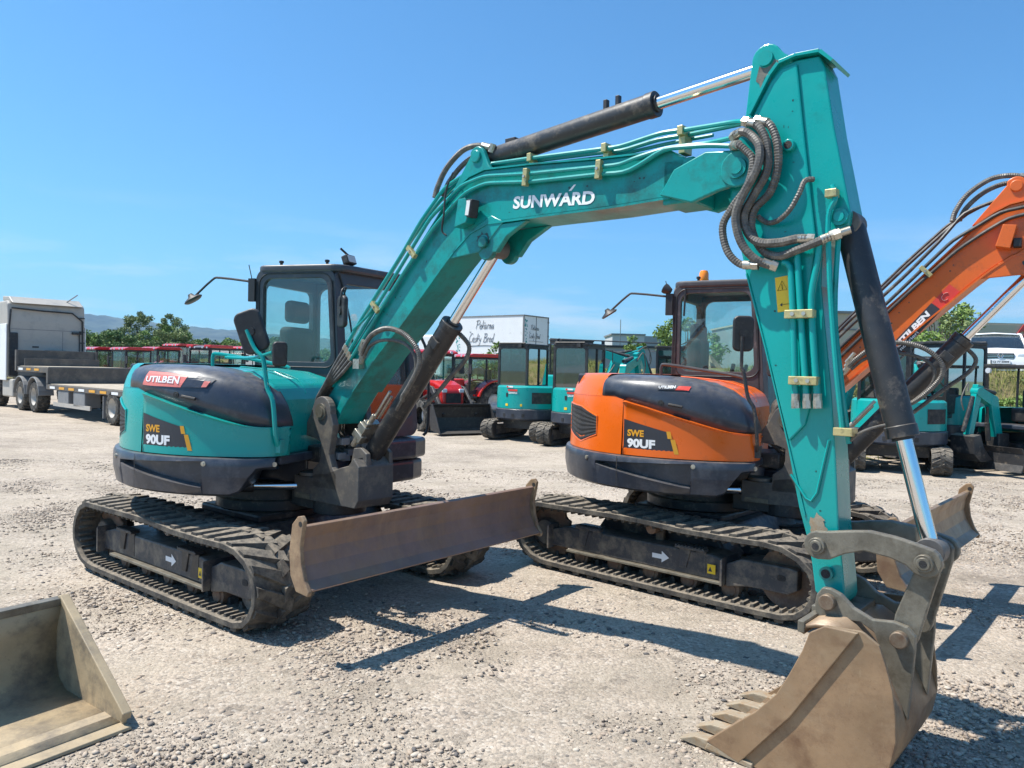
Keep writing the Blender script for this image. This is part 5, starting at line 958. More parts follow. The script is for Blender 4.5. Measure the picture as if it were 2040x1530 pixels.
    m_ = MB().prism(seg((bp_[2][0] - (bp_[3][0] - bp_[2][0]) * .15, bp_[2][1] - (bp_[3][1] - bp_[2][1]) * .15, .09), bp_[3]), -.065, .065); obj('arm', m_, 'teal', t, B_, bev=.01)
    m_ = MB().cyl((bp_[0][0] + .25, 0, bp_[0][1] - .02), ((bp_[0][0] + .25 + bp_[1][0]) / 2 + .08, 0, (bp_[0][1] + bp_[1][1]) / 2 - .05), .05, 14); m_.cyl((bp_[0][0] + .25, 0, bp_[0][1]), (bp_[1][0] + .12, 0, bp_[1][1] - .12), .028, 12); m_.cyl((bp_[1][0] - .1, 0, bp_[1][1] + .18), ((bp_[1][0] + bp_[2][0]) / 2 + .1, 0, (bp_[1][1] + bp_[2][1]) / 2 + .16), .045, 14); m_.cyl((bp_[2][0] + .12, 0, bp_[2][1] - .1), (bp_[3][0] + .16, 0, bp_[3][1] + .1), .045, 12); obj('cylinder', m_, 'blacksteel', t, B_)
    m_ = MB(); q = bp_[3]; m_.prism([(q[0] - .02, q[1] + .06), (q[0] + .18, q[1] + .02), (q[0] + .16, q[1] - .35), (q[0] - .05, q[1] - .52), (q[0] - .42, q[1] - .48), (q[0] - .30, q[1] - .40), (q[0] - .12, q[1] - .2)], -.28, .28); obj('bucket', m_, 'blacksteel', t, B_, bev=.012)
    k_ = MB().box(.58, .92, -.14, .14, .55, .86); obj('swing_post', k_, 'blacksteel', t, B_, bev=.02)
    hz = MB(); hose(hz, [(.6, -.1, 1.1), (.72, -.12, 1.35), (.95, -.11, 1.5), (1.15, -.1, 1.75)], .016); hose(hz, [(bp_[1][0] + .6, -.1, bp_[1][1] + .2), (bp_[2][0] + .1, -.14, bp_[2][1] + .18), (bp_[2][0] + .28, -.14, bp_[2][1] - .15), (bp_[2][0] + .25, -.1, bp_[2][1] - .4)], .016); obj('hose', hz, 'hose', t, B_)
    return t
def tractor(label, loc, rz, group, sc=1., loader=False, navy=False, beacon=False, seed=0):
    t = thing('tractor', label, 'tractor', loc, rz, group); t.scale = (sc, sc, sc)
    for s in (-1, 1): wheel(t, -.55, s * .78, .68, .40, s=s, rim='white'); wheel(t, 1.35, s * .72, .46, .28, s=s, rim='white')
    c_ = MB(); c_.box(-.7, 1.5, -.28, .28, .5, .8); c_.box(1.25, 1.45, -.6, .6, .38, .5); obj('chassis', c_, 'blacksteel', t, None, bev=.02)
    hd = MB(); hd.prism([(.45, .85), (.45, 1.50), (1.2, 1.47), (1.62, 1.36), (1.78, 1.18), (1.80, .80)], -.36, .36); ho = obj('hood', hd, 'red', t, None, bev=.07, seg=3)
    gr = MB().box(1.795, 1.812, -.24, .24, .84, 1.12); obj('grille', gr, 'blackvent', ho)
    for s in (-1, 1):
        a = MB().box(1.72, 1.80, min(s * .2, s * .35), max(s * .2, s * .35), 1.14, 1.25); obj('headlight', a, 'lens', ho, None, bev=.02)
        ex = MB().box(1.0, 1.5, s * .362 - .004, s * .362 + .004, .95, 1.15); obj('hood_vent', ex, 'blackvent', ho)
        fe = MB(); fe.prism(arc(-.55, .68, .80, 15, 165, 12) + arc(-.55, .68, .74, 165, 15, 12), min(s * .52, s * 1.0), max(s * .52, s * 1.0)); obj('fender', fe, 'red', t, None, bev=.01)
    X0, X1, z0, z1 = -1.05, .48, .95, 2.28
    m_ = MB(); so = [(X0 + .1, z0), (X1, z0), (X1 - .06, z1), (X0 + .05, z1)]; si = [(X0 + .18, z0 + .35), (X1 - .08, z0 + .12), (X1 - .13, z1 - .07), (X0 + .12, z1 - .07)]
    for yy in (-.70, .66): ring(m_, so, si, 0, .04, lambda a, b__, d, yy=yy: (a, yy + d, b__))
    fo = [(-.7, z0), (.7, z0), (.7, z1), (-.7, z1)]; fi = [(-.63, z0 + .35), (.63, z0 + .35), (.63, z1 - .07), (-.63, z1 - .07)]
    ring(m_, fo, fi, 0, .04, lambda a, b__, d: (X1 - .05 + d, a, b__)); ring(m_, fo, fi, 0, .04, lambda a, b__, d: (X0 + .06 + d, a, b__))
    m_.box(-.25, -.20, -.702, -.66, z0 + .1, z1); m_.box(-.25, -.20, .66, .702, z0 + .1, z1); co = obj('cab', m_, 'black', t, None, bev=.008)
    rf = MB().prism([(X0 - .06, z1), (X1 + .10, z1), (X1 + .08, z1 + .06), (X1 - .15, z1 + .12), (X0 + .1, z1 + .12), (X0 - .05, z1 + .06)], -.78, .78); obj('cab_roof', rf, 'navy' if navy else 'red', co, None, bev=.05, seg=3)
    if navy:
        rr_ = MB().box(X0 - .07, X1 + .1, -.80, -.35, z1 + .02, z1 + .15); rr_.box(X0 - .07, X1 + .1, .35, .80, z1 + .02, z1 + .15); obj('roof_edge', rr_, 'red', co, None, bev=.04)
    for yy in (-.68, .68): g = MB().add([(a, yy, c) for a, c in si], [(0, 1, 2, 3)]); obj('side_window', g, 'glass', co)
    for xx in (X1 - .03, X0 + .08): g = MB().add([(xx, a, c) for a, c in fi], [(0, 1, 2, 3)]); obj('windscreen' if xx > 0 else 'rear_window', g, 'glass', co)
    for s in (-1, 1):
        for k in (.25, .55): li = MB().cyl((X1 + .04, s * k, z1 + .04), (X1 + .10, s * k, z1 + .04), .045, 12); obj('work_light', li, 'lens', co)
        mr = MB(); mr.tube([(X1 - .02, s * .72, 1.95), (X1 + .06, s * .95, 1.97)], .012, 6); mr.box(X1 + .03, X1 + .07, s * .93 - .08, s * .93 + .08, 1.68, 2.0); obj('mirror', mr, 'black', co, None, bev=.01)
    se = MB().box(-.65, -.25, -.22, .22, 1.1, 1.35); se.box(-.7, -.58, -.22, .22, 1.3, 1.85); obj('seat', se, 'black', co, None, bev=.04); sw = MB().tube([(.05 + .02 * math.sin(a), .17 * math.cos(a), 1.5 + .15 * math.sin(a)) for a in np.linspace(0, 6.28, 14)], .012, 5); obj('steering_wheel', sw, 'black', co)
    if loader:
        f = MB()
        for s in (-1, 1): f.prism([(.35, 1.30), (.50, 1.45), (1.5, 1.30), (2.25, .55), (2.18, .45), (1.42, 1.15), (.5, 1.28)], s * .52 - .04, s * .52 + .04); f.box(.30, .48, s * .42, s * .56, .6, 1.42) if s > 0 else f.box(.30, .48, -.56, -.42, .6, 1.42); f.cyl((.55, s * .52, .85), (1.4, s * .52, 1.1), .045, 12)
        f.cyl((1.5, -.52, 1.2), (1.5, .52, 1.2), .05, 12); obj('loader_arm', f, 'black', t, None, bev=.01)
        pr_ = [(2.32, .85), (2.2, .75), (2.15, .45), (2.25, .12), (2.85, .04), (2.85, .055), (2.28, .14), (2.19, .45), (2.24, .74), (2.33, .83)]
        k = MB().prism(pr_, -.92, .92)
        for s in (-1, 1): k.prism([(2.32, .85), (2.2, .75), (2.15, .45), (2.25, .12), (2.85, .04), (2.60, .45)], s * .92 - .012, s * .92 + .012)
        obj('loader_bucket', k, 'black', t, None, bev=.004)
    return t
# ---------------------------------------------------------------- placing: the two large excavators
TEAL = excavator('teal', (-1.975, 6.391, 0), R(-38.76), R(-17.36), R(-41), 'large teal tracked excavator with rusty blade, its bucket resting on the gravel in front', 'large tracked excavators')
ORNG = excavator('orange', (1.701, 6.810, 0), R(-41.47), R(-28.31), R(-35), 'large orange tracked excavator behind the teal arm, amber beacon on its cab', 'large tracked excavators')

# loose bucket lying in the lower left corner
lb = thing('loose_bucket', 'wide sand grey ditching bucket lying open on the gravel, without a machine', 'bucket', (-1.80, 3.56, 0), R(-124.6))
pf = [(0, .012), (.28, .018), (.52, .03), (.60, .08), (.635, .17), (.63, .34), (.585, .47)]
m_ = MB().grid([[(x, y, z) for y, z in pf] for x in (0.0, .5, 1.0, 1.45)]); m_.v = [(x, -y, z) for x, y, z in m_.v]; lo = obj('shell', m_, 'lbucket', lb, None, sol=.014)
for x in (0, 1.45):
    s_ = MB().prism([(-y, z) for y, z in [(-.02, .01), (.28, .016), (.52, .024), (.61, .07), (.645, .17), (.64, .35), (.595, .50), (.57, .50), (.0, .085), (-.03, .04)]], x - .01, x + .01, axis='x'); obj('side_wall', s_, 'lbucket', lb, None, bev=.003)
    s_ = MB().prism([(-y, z) for y, z in [(-.03, .035), (.0, .05), (.55, .46), (.60, .505), (.575, .515), (.02, .115), (-.04, .07)]], x - .028, x + .018, axis='x'); obj('side_rim', s_, 'lbucket', lb, None, bev=.005)
e_ = MB().prism([(.07, .0), (.065, .014), (-.14, .034), (-.14, .02)], -.01, 1.46, axis='x'); obj('cutting_edge', e_, 'lbucket', lb, None, bev=.003)
t_ = MB().prism([(-.57, .46), (-.62, .47), (-.61, .505), (-.565, .50)], -.01, 1.46, axis='x'); obj('top_rim', t_, 'steel', lb, None, bev=.004)
k_ = MB()
for x in (.55, .85): k_.prism([(-.60, .46), (-.66, .47), (-.80, .34), (-.80, .22), (-.645, .12)], x - .015, x + .015, axis='x')
obj('hanger_plate', k_, 'lbucket', lb, None, bev=.004)

# ---------------------------------------------------------------- truck and low-bed trailer at the left
TR = thing('truck', 'tall white truck cab with grey rear wall, facing away behind the trailer', 'truck', (-17.35, 26.2, 0), R(138))
tk = MB(); z0, z1 = 1.05, 3.72
tk.prism([(0, z0), (0, 3.0), (.05, 3.60), (.2, z1), (1.6, z1 - .02), (2.15, 3.0), (2.35, 2.0), (2.35, z0)], -2.45, 0); c_ = obj('cab', tk, 'greypaint', TR, None, bev=.07, seg=3)
for a in ((.3, 1.5, 1.9, 2.7),): pass
gd = MB().box(.02, .75, -.0, .04, .95, 2.9); gd.box(.02, .75, -2.49, -2.45, .95, 2.9); obj('side_fairing', gd, 'white', TR, None, bev=.02)
up = MB().box(-.004, .0, -2.35, -.1, 2.72, 2.74); up.box(-.004, 0, -1.72, -1.70, 1.1, 2.7); obj('wall_joint', up, 'grey', c_)
tb = MB(); tb.tube([(-.05, -.1, 3.45), (-.06, -1.0, 3.40), (-.05, -2.0, 3.38), (-.03, -2.35, 3.1), (-.03, -2.38, 1.3)], .03, 6); tb.tube([(-.03, -.08, 3.4), (-.03, -.04, 2.8), (-.03, -.05, 2.4)], .03, 6); tb.tube([(-.03, -2.25, 2.7), (-.03, -2.28, 1.3)], .02, 6)
for z in (3.2, 2.7, 2.3, 1.9): tb.box(-.05, 0, -2.42, -2.25, z, z + .04)
tb.box(-.12, .02, -2.3, -2.0, 2.62, 2.70); obj('rear_piping', tb, 'black', TR)
tb = MB().box(-.08, .01, -.30, -.02, 1.1, 2.6); obj('air_duct', tb, 'black', TR, None, bev=.03)
for z in (1.4, 1.7, 2.0, 2.3): rb_ = MB().box(-.012, .0, -2.2, -.4, z, z + .02); obj('wall_rib', rb_, 'greypaint', c_)
tb = MB().box(-.25, 0, -1.80, -1.05, 1.15, 2.02); obj('cooling_unit', tb, 'navy', TR, None, bev=.06); tb = MB().box(-.01, .0, -.95, -.75, 2.1, 2.15); obj('badge', tb, 'black', c_)
dl = MB().prism([(-.12, 3.62), (.3, 3.86), (1.0, 3.90), (1.0, 3.74), (.2, 3.70)], -2.35, -.1); obj('roof_deflector', dl, 'greypaint', c_, None, bev=.03)
an = MB().tube([(.2, -1.85, 3.75), (-.1, -2.15, 4.05)], .02, 6); obj('antenna', an, 'grey', c_)
ch = MB().box(-3.1, 2.2, -.85, -.75, .75, 1.0); ch.box(-3.1, 2.2, -1.7, -1.6, .75, 1.0); obj('chassis', ch, 'galv', TR)
for x in (1.45,): wheel(TR, x, -.18, .5, .32, s=-1, rim='greypaint'); wheel(TR, x, -2.28, .5, .32, s=1)
for x in (-1.35, -2.75): wheel(TR, x, -.20, .5, .36, s=-1, rim='greypaint'); wheel(TR, x, -2.26, .5, .36, s=1)
for x in (-1.35, -2.75): f_ = MB().prism(arc(x, .5, .64, 5, 175, 12) + arc(x, .5, .60, 175, 5, 12), -.42, .02); obj('mudguard', f_, 'grey', TR, None, bev=.01)
fb = MB().box(-.45, .75, -.5, -.05, .38, 1.0); obj('fuel_tank', fb, 'greypaint', TR, None, bev=.05)
TL = thing('low_bed_trailer', 'grey low-bed trailer with wooden deck and stepped gooseneck, coupled to the white truck', 'trailer', (-17.35, 26.2, 0), R(138))
t_ = MB(); t_.box(-4.0, -1.0, -2.45, .0, 1.28, 1.45); t_.box(-4.15, -4.0, -2.45, 0, .95, 1.45); t_.box(-15.5, -4.0, -2.45, 0, .78, .93); t_.box(-15, -4, -.9, -.7, .5, .78); t_.box(-15, -4, -1.75, -1.55, .5, .78); fr_ = obj('frame', t_, 'galv', TL, None, bev=.015)
t_ = MB().box(-4.0, -1.0, -2.38, -.07, 1.455, 1.475); t_.box(-15.4, -4.16, -2.38, -.07, .935, .955); obj('deck', t_, 'wood', TL)
t_ = MB().box(-1.05, -.98, -2.45, 0, 1.46, 2.0); t_.box(-1.55, -1.5, -2.4, -.1, 1.475, 1.72); t_.box(-1.10, -.94, -2.5, -2.42, 1.4, 2.0); t_.box(-1.10, -.94, -.05, .03, 1.3, 2.0); obj('headboard', t_, 'galv', TL, None, bev=.008)
for i in range(16):
    x = -1.5 - i * .8 if i < 3 else -4.6 - (i - 3) * .8; z = 1.37 if i < 3 else .85
    r_ = MB().box(x - .22, x + .22, .001, .008, z - .035, z + .035); obj('reflector', r_, 'amber' if i % 3 else 'whitedecal', fr_)
b_ = MB().box(-7.2, -6.3, -.45, -.02, .35, .78); b_.box(-5.9, -5.0, -.45, -.02, .40, .78); obj('tool_box', b_, 'grey', TL, None, bev=.02); b_ = MB().box(-7.6, -4.6, -.06, -.02, .30, .42); obj('side_guard', b_, 'greypaint', TL)
for x in (-9.2, -10.6, -12.0): wheel(TL, x, -.16, .46, .32, s=-1, rim='greypaint'); wheel(TL, x, -2.28, .46, .32, s=1)
b_ = MB().box(-8.62, -8.58, -.32, -.0, .15, .75); obj('mud_flap', b_, 'grey', TL)

# ---------------------------------------------------------------- red tractors
GT = 'red cab tractors parked in rows'
for (u, y, rz, sc, nv, lb_) in ((196, 33, -128, .95, 0, 'red cab tractor right beside the white truck, leftmost of the parked row'), (252, 32, -125, .95, 0, 'second red tractor from the truck, its red fender showing above the trailer deck'),
        (312, 35, -122, .97, 0, 'third red tractor from the truck, half hidden behind the teal engine hood'), (352, 39, -120, .95, 0, 'small red roofed tractor seen over the hood, between two nearer tractors'),
        (410, 33.5, -112, 1.02, 1, 'red tractor with a navy middle on its cab roof, left of the dark mirror'), (478, 36, -112, 1.0, 0, 'red tractor just behind the dark tilted mirror of the teal excavator')):
    x = (u - 1020) / 1519.4 * y; t_r = tractor(lb_, (x, y, hgt(x, y)), R(rz), GT, sc, navy=nv); t_r.scale = (sc * .80, sc * .84, sc)
tractor('red loader tractor with wide black front bucket, left of the small teal excavators', (-2.45, 21.9, 0), R(-58), 'red cab tractors beside the teal excavators', .93, loader=True)
tractor('red tractor standing behind the black loader bucket, under the white box truck', (-1.35, 25.6, 0), R(-150), 'red cab tractors beside the teal excavators', .92)
tractor('red tractor mostly hidden behind the teal boom and its lift cylinder', (-3.6, 25.4, 0), R(-60), 'red cab tractors beside the teal excavators', .92)

# ---------------------------------------------------------------- smaller excavators
GM = 'small teal excavators in the yard'
mini('excavator', 'small teal excavator seen from behind, left of the close pair, next to the loader bucket', (.45, 18.9, 0), R(58), GM, .95, seed=11, text=True)
mini('excavator', 'small teal excavator seen from behind, right of the close pair, next to the orange counterweight', (1.75, 17.6, 0), R(60), GM, .95, seed=12, text=True)
mini('excavator', 'dark roofed excavator far behind the close teal pair', (2.0, 26, 0), R(20), GM, 1.12, seed=13)
mini('excavator', 'teal excavator with amber beacon, only its cab top and boom seen over the orange hood', (5.1, 23.5, 0), R(170), GM, 1.02, seed=14, beacon=True, boomp=[(.8, .72, .1), (1.5, 2.0, .13), (2.5, 2.35, .1), (2.9, 1.2, .07), (2.8, .5, .05)])
mini('excavator', 'teal excavator with boom arched behind the orange lift cylinder, before the grassy bank', (8.9, 15.9, 0), R(-160), GM, 1.0, seed=15, boomp=[(.8, .72, .12), (1.2, 1.95, .17), (1.75, 2.0, .13), (2.05, 1.0, .08), (1.9, .5, .05)])
mini('excavator', 'teal excavator squeezed between the teal arm and the orange boom', (7.3, 14.4, 0), R(65), GM, .95, seed=16)
mini('mini_excavator', 'tiny teal excavator with black canopy and amber beacon below the white car', (9.75, 14.5, 0), R(-158), GM, .86, 'canopy', seed=17, boomp=[(.8, .72, .1), (1.0, 1.55, .12), (1.45, 1.75, .10), (1.68, .80, .07), (1.6, .5, .05)])

# ---------------------------------------------------------------- white box truck
BT = thing('box_truck', 'white box truck with handwritten lettering on its side and rear doors', 'truck', (.49, 36.4, .75), math.atan2(2.6, -3.42))
m_ = MB().box(0, 5.2, -2.05, 0, 1.45, 3.57); bx = obj('box_body', m_, 'white', BT, None, bev=.01)
m_ = MB()
for y in (-2.05, 0): m_.box(-.03, .03, y - .03, y + .03, 1.42, 3.60)
m_.box(-.03, 5.2, -.02, .02, 3.54, 3.60); m_.box(-.03, .02, -2.05, 0, 3.54, 3.60); m_.box(-.03, 5.2, -.02, .03, 1.40, 1.47); m_.box(-.02, .0, -1.04, -1.01, 1.45, 3.55)
for z in (1.8, 2.6, 3.3): m_.box(-.05, -.0, -2.08, -2.0, z, z + .08)
obj('box_frame', m_, 'grey', bx)
m_ = MB().box(5.3, 7.0, -2.0, -.05, .5, 2.7); obj('cab', m_, 'white', BT, None, bev=.12, seg=3); m_ = MB().box(0, 6.5, -1.5, -.5, .7, 1.0); obj('chassis', m_, 'galv', BT)
for x in (1.2, 5.9): wheel(BT, x, -.2, .42, .28, s=-1); wheel(BT, x, -1.85, .42, .28, s=1)
FONT = []
def script_word(mb, strokes, fn, r):
    for s_ in strokes: mb.tube([fn(*p) for p in smooth_path([(a, b__, 0) for a, b__ in s_], 4)] if False else [fn(p.x, p.y) for p in smooth_path([(a, b__, 0) for a, b__ in s_], 4)], r, 4)
LT = {'P': [[(.1, 1), (0, 0)], [(-.1, .9), (.25, 1.05), (.5, .85), (.35, .6), (.05, .5)]], 'e': [[(0, .25), (.25, .3), (.25, .48), (.1, .5), (.0, .3), (.08, .02), (.3, .08)]], 'k': [[(.1, 1), (0, 0)], [(.3, .5), (.06, .3), (.3, 0)]],
      'a': [[(.3, .45), (.1, .45), (0, .15), (.12, .0), (.28, .3), (.28, .05), (.36, .02)]], 'r': [[(.08, .5), (.02, 0)], [(.03, .3), (.15, .5), (.28, .46)]], 'n': [[(.06, .5), (.0, 0)], [(.02, .25), (.18, .5), (.22, .3), (.22, .0), (.3, .02)]],
      'C': [[(.5, .9), (.3, 1.05), (.05, .7), (.0, .3), (.15, 0), (.4, .12)]], 's': [[(.25, .5), (.08, .42), (.2, .2), (.1, 0), (-.03, .05)]], 'y': [[(.0, .5), (.05, .2), (.2, .2)], [(.28, .5), (.12, -.4), (-.05, -.3)]], 'B': [[(.1, 1), (0, 0)], [(-.05, .95), (.35, 1.0), (.35, .65), (.08, .52), (.42, .4), (.35, .05), (-.05, .02)]],
      'o': [[(.15, .5), (.0, .3), (.08, .0), (.25, .15), (.22, .42), (.1, .5)]], 'd': [[(.25, .45), (.05, .4), (.02, .1), (.15, 0), (.25, .2)], [(.32, 1.0), (.24, .05), (.34, .02)]], "'": [[(0, .62), (.1, .8)]], '^': [[(0, .98), (.08, 1.12), (.0, .99)]], 'v': [[(-.02, 1.25), (.07, 1.12), (.18, 1.27)]]}
AD = {'P': .52, 'e': .36, 'k': .36, 'a': .42, 'r': .32, 'n': .36, 'C': .5, 's': .3, 'y': .38, 'B': .5, 'o': .32, 'd': .4, ' ': .35, '|': 0}
def handwrite(mb, lines, fn, h, r):
    for (x0, z0, s_) in lines:
        x = x0
        for c in s_:
            if c in "'v" : 
                for st in LT[c]: script_word(mb, [[(x - .38 * h + a * h, z0 + b__ * h) for a, b__ in st]], fn, r)
                continue
            for st in LT.get(c, []): script_word(mb, [[(x + a * h + b__ * h * .18, z0 + b__ * h) for a, b__ in st]], fn, r)
            x += AD.get(c, .3) * h
w = MB(); fs_ = lambda a, b__: (3.95 - a, .012, b__)
handwrite(w, [(1.0, 2.95, "Peka'rna"), (.55, 2.30, "Cvesky' Brod")], fs_, .42, .009); w.tube([fs_(.5, 2.10), fs_(1.6, 2.13), fs_(2.7, 2.08)], .012, 4); obj('side_lettering', w, 'dkdecal', bx, fix=False)
w = MB(); fs2 = lambda a, b__: (-.012, -.35 - a, b__)
handwrite(w, [(.25, 2.90, "Peka'rna"), (.1, 2.50, "Cvesky' Brod")], fs2, .24, .007); w.tube([fs2(.1, 2.36), fs2(1.3, 2.35)], .008, 4); obj('rear_lettering', w, 'dkdecal', bx, fix=False)
w = MB(); rnd = random.Random(4)
for i in range(70): z = rnd.uniform(1.75, 3.4); a = rnd.uniform(3.98, 4.25); s_ = rnd.uniform(.02, .05); w.add([(a, .008, z), (a + s_, .008, z + s_), (a, .008, z + 2 * s_), (a - s_, .008, z + s_)], [(0, 1, 2, 3)])
for i in range(50): z = rnd.uniform(1.75, 3.4); a = -rnd.uniform(.1, .3); s_ = rnd.uniform(.02, .045); w.add([(-.008, a, z), (-.008, a + s_, z + s_), (-.008, a, z + 2 * s_), (-.008, a - s_, z + s_)], [(0, 1, 2, 3)])
obj('leaf_pattern', w, 'teal', bx, fix=False)

# ---------------------------------------------------------------- buildings
def building(name, label, x0, x1, y0, y1, z1, m, windows=(), rz=0, roof='grey'):
    t = thing(name, label, 'building', (x0, y0, .8), rz); w_ = MB().box(0, x1 - x0, 0, y1 - y0, 0, z1 - .8); wo = obj('wall', w_, m, t); r_ = MB().box(-.15, x1 - x0 + .15, -.15, y1 - y0 + .15, z1 - .8, z1 - .6); obj('roof', r_, roof, t)
    for (a, b__, c, d) in windows:
        w = MB().box(a, b__, -.06, -.02, c, d); wf = obj('window', w, 'grey', t); g = MB().box(a + .08, b__ - .08, -.075, -.062, c + .08, d - .08); obj('pane', g, 'dglass', wf)
    return t
M['wallwhite'] = mat('off_white_plaster', (.50, .50, .50), .8, var=.05, scale=.4); M['walltan'] = mat('tan_cladding', (.50, .42, .32), .8, var=.05, scale=.4); M['wallgrey'] = mat('grey_cladding', (.28, .29, .30), .7, var=.06, scale=.3)
gb = building('office_building', 'small flat roofed grey building with a thin mast, left of the orange cab', 13.0, 17.2, 100, 108, 6.55, 'wallwhite', [(2.5, 3.0, 2.2, 3.6), (5.0, 5.4, 2.6, 3.8)][:1])
wg = MB().box(4.2, 8.3, .0, 8, 0, 5.7); obj('wing', wg, 'wallgrey', gb); mm_ = MB().tube([(.9, -1, 2), (.9, -1, 7.7)], .05, 5); obj('mast', mm_, 'grey', gb)
for i in range(4): a_ = MB().box(3.1 + i * .38, 3.35 + i * .38, -.3, -.05, 1.2, 1.55); obj('air_unit', a_, 'greypaint', gb)
hl_ = building('low_hall', 'long dark low hall below the grey building', 3.0, 18, 70, 76, 3.95, 'wallgrey', roof='black'); pr_ = MB().tube([(.5, 2, 3.9), (11, 2, 3.7)], .06, 5); 
for x in (1.5, 5.5, 8): pr_.box(x - .15, x + .15, 1.9, 2.1, 3.1, 3.8)
obj('roof_pipe', pr_, 'black', hl_)
wt = building('warehouse', 'large warehouse with tan top band and grey wall beyond the bank', 26, 95, 78, 100, 7.4, 'wallgrey', roof='walltan'); bnd = MB().box(-.2, 69, -.2, -.05, 5.5, 6.6); bo_ = obj('tan_band', bnd, 'walltan', wt); rd_ = MB().box(-.2, 69, -.26, -.2, 5.45, 5.6); obj('red_stripe', rd_, 'redd', bo_)
for x in (25.2, 27.6):
    w = MB(); w.prism([(x, 5.7), (x + .7, 6.7), (x + 1.0, 6.7), (x + 1.0, 5.7), (x + .8, 5.7), (x + .8, 6.0), (x + .5, 6.0), (x + .2, 5.7)], -.35, -.27); w.box(x + 1.2, x + 1.45, -.35, -.27, 5.7, 6.7); obj('sign_mark', w, 'redd', bo_)
t2 = building('tan_building', 'tan panelled building seen between the teal arm and its bucket cylinder', 24.0, 34, 60, 70, 6.7, 'walltan'); st_ = MB()
for z in (2.6, 3.2, 4.6): st_.box(-.02, 10, -.06, -.01, z, z + .12)
obj('wall_stripe', st_, 'grey', t2)

# ---------------------------------------------------------------- white car on the bank
CR = thing('car', 'white saloon car parked nose forward on top of the grassy bank', 'car', (14.75, 23.4, 1.80), R(-118)); CR.scale = (.92, .92, .92)
sec = [(-2.3, .45, .75, .80), (-2.25, .75, .95, .84), (-1.6, .95, 1.0, .88), (1.0, .95, 1.0, .88), (1.9, .85, .92, .86), (2.25, .7, .80, .78), (2.32, .5, .6, .70)]
body = MB(); rows = []
for x, zt, _, w in sec: rows.append([(x, y * w, z) for y, z in ((-.92, .22), (-1.0, .38), (-1.02, .6), (-.98, zt - .04), (-.85, zt), (0, zt + .03), (.85, zt), (.98, zt - .04), (1.02, .6), (1.0, .38), (.92, .22))])
body.grid(rows); body.add(rows[0], [tuple(range(11))]); body.add(rows[-1], [tuple(range(11))]); bd = obj('body', body, 'white', CR, None)
gh = MB(); rows = [[(x, y * w, z) for y, z in ((-.80, .90), (-.68 * f, zt), (0, zt + .03), (.68 * f, zt), (.80, .90))] for x, zt, w, f in ((-1.9, .92, .98, 1.1), (-1.15, 1.40, 1, 1), (-.2, 1.47, 1, 1), (.35, 1.42, 1, 1), (1.15, .93, .98, 1.1))]
gh.grid(rows); obj('greenhouse', gh, 'dglass', CR)
rf = MB().grid([[(x, y, z) for y, z in ((-.70, zt - .05), (-.62, zt + .01), (0, zt + .045), (.62, zt + .01), (.70, zt - .05))] for x, zt in ((-1.2, 1.40), (-.2, 1.475), (.38, 1.42))]); ro = obj('car_roof', rf, 'white', CR, sol=.02)
pl = MB()
for s in (-1, 1): pl.tube([(1.12, s * .79, .93), (.38, s * .69, 1.42), (-.2, s * .68, 1.47), (-1.15, s * .69, 1.40), (-1.9, s * .80, .93)], .035, 6); pl.tube([(-.25, s * .8, .93), (-.25, s * .69, 1.45)], .03, 6)
obj('pillar', pl, 'white', CR)
gl = MB().box(2.20, 2.30, -.36, .36, .55, .76); go_ = obj('grille', gl, 'blackvent', bd, None, bev=.02)
for z in (.59, .64, .69): c = MB().box(2.295, 2.31, -.34, .34, z, z + .015); obj('chrome_bar', c, 'chrome', go_)
em = MB().tube([(2.325, .075 * math.cos(a), .68 + .075 * math.sin(a)) for a in np.linspace(0, 6.283, 18)], .01, 5); em.tube([(2.325, .045, .735), (2.325, .018, .63), (2.325, 0, .68), (2.325, -.018, .63), (2.325, -.045, .735)], .008, 5); obj('badge', em, 'chrome', go_)
bi = MB().box(2.24, 2.335, -.40, .40, .27, .42); obj('lower_grille', bi, 'blackvent', bd)
npl = MB().box(2.33, 2.345, -.26, .26, .43, .54); no = obj('number_plate', npl, 'whitedecal', bd, None); w = MB(); word(w, 'CJ 77 EMM', lambda u_, v_: (2.3465, -.20 + u_, .45 + v_), .42, .07, .02); obj('plate_lettering', w, 'dkdecal', no); q = MB().box(2.345, 2.3465, -.26, -.225, .43, .54); obj('plate_band', q, 'navy', no)
for s in (-1, 1):
    h = MB().prism([(s * .42, .60), (s * .80, .62), (s * .84, .72), (s * .80, .77), (s * .45, .74)], 2.16, 2.27, axis='x'); obj('headlight', h, 'lens', bd, None, bev=.02)
    f_ = MB().box(2.14, 2.285, s * .62 - .11, s * .62 + .11, .28, .36); obj('fog_light', f_, 'blackvent', bd)
    mr = MB().box(.75, .90, s * .98 - .10, s * .98 + .08, .93, 1.07); obj('mirror', mr, 'white', CR, None, bev=.03); 
    for x in (-1.45, 1.42): wheel(CR, x, s * .80, .32, .2, s=s)

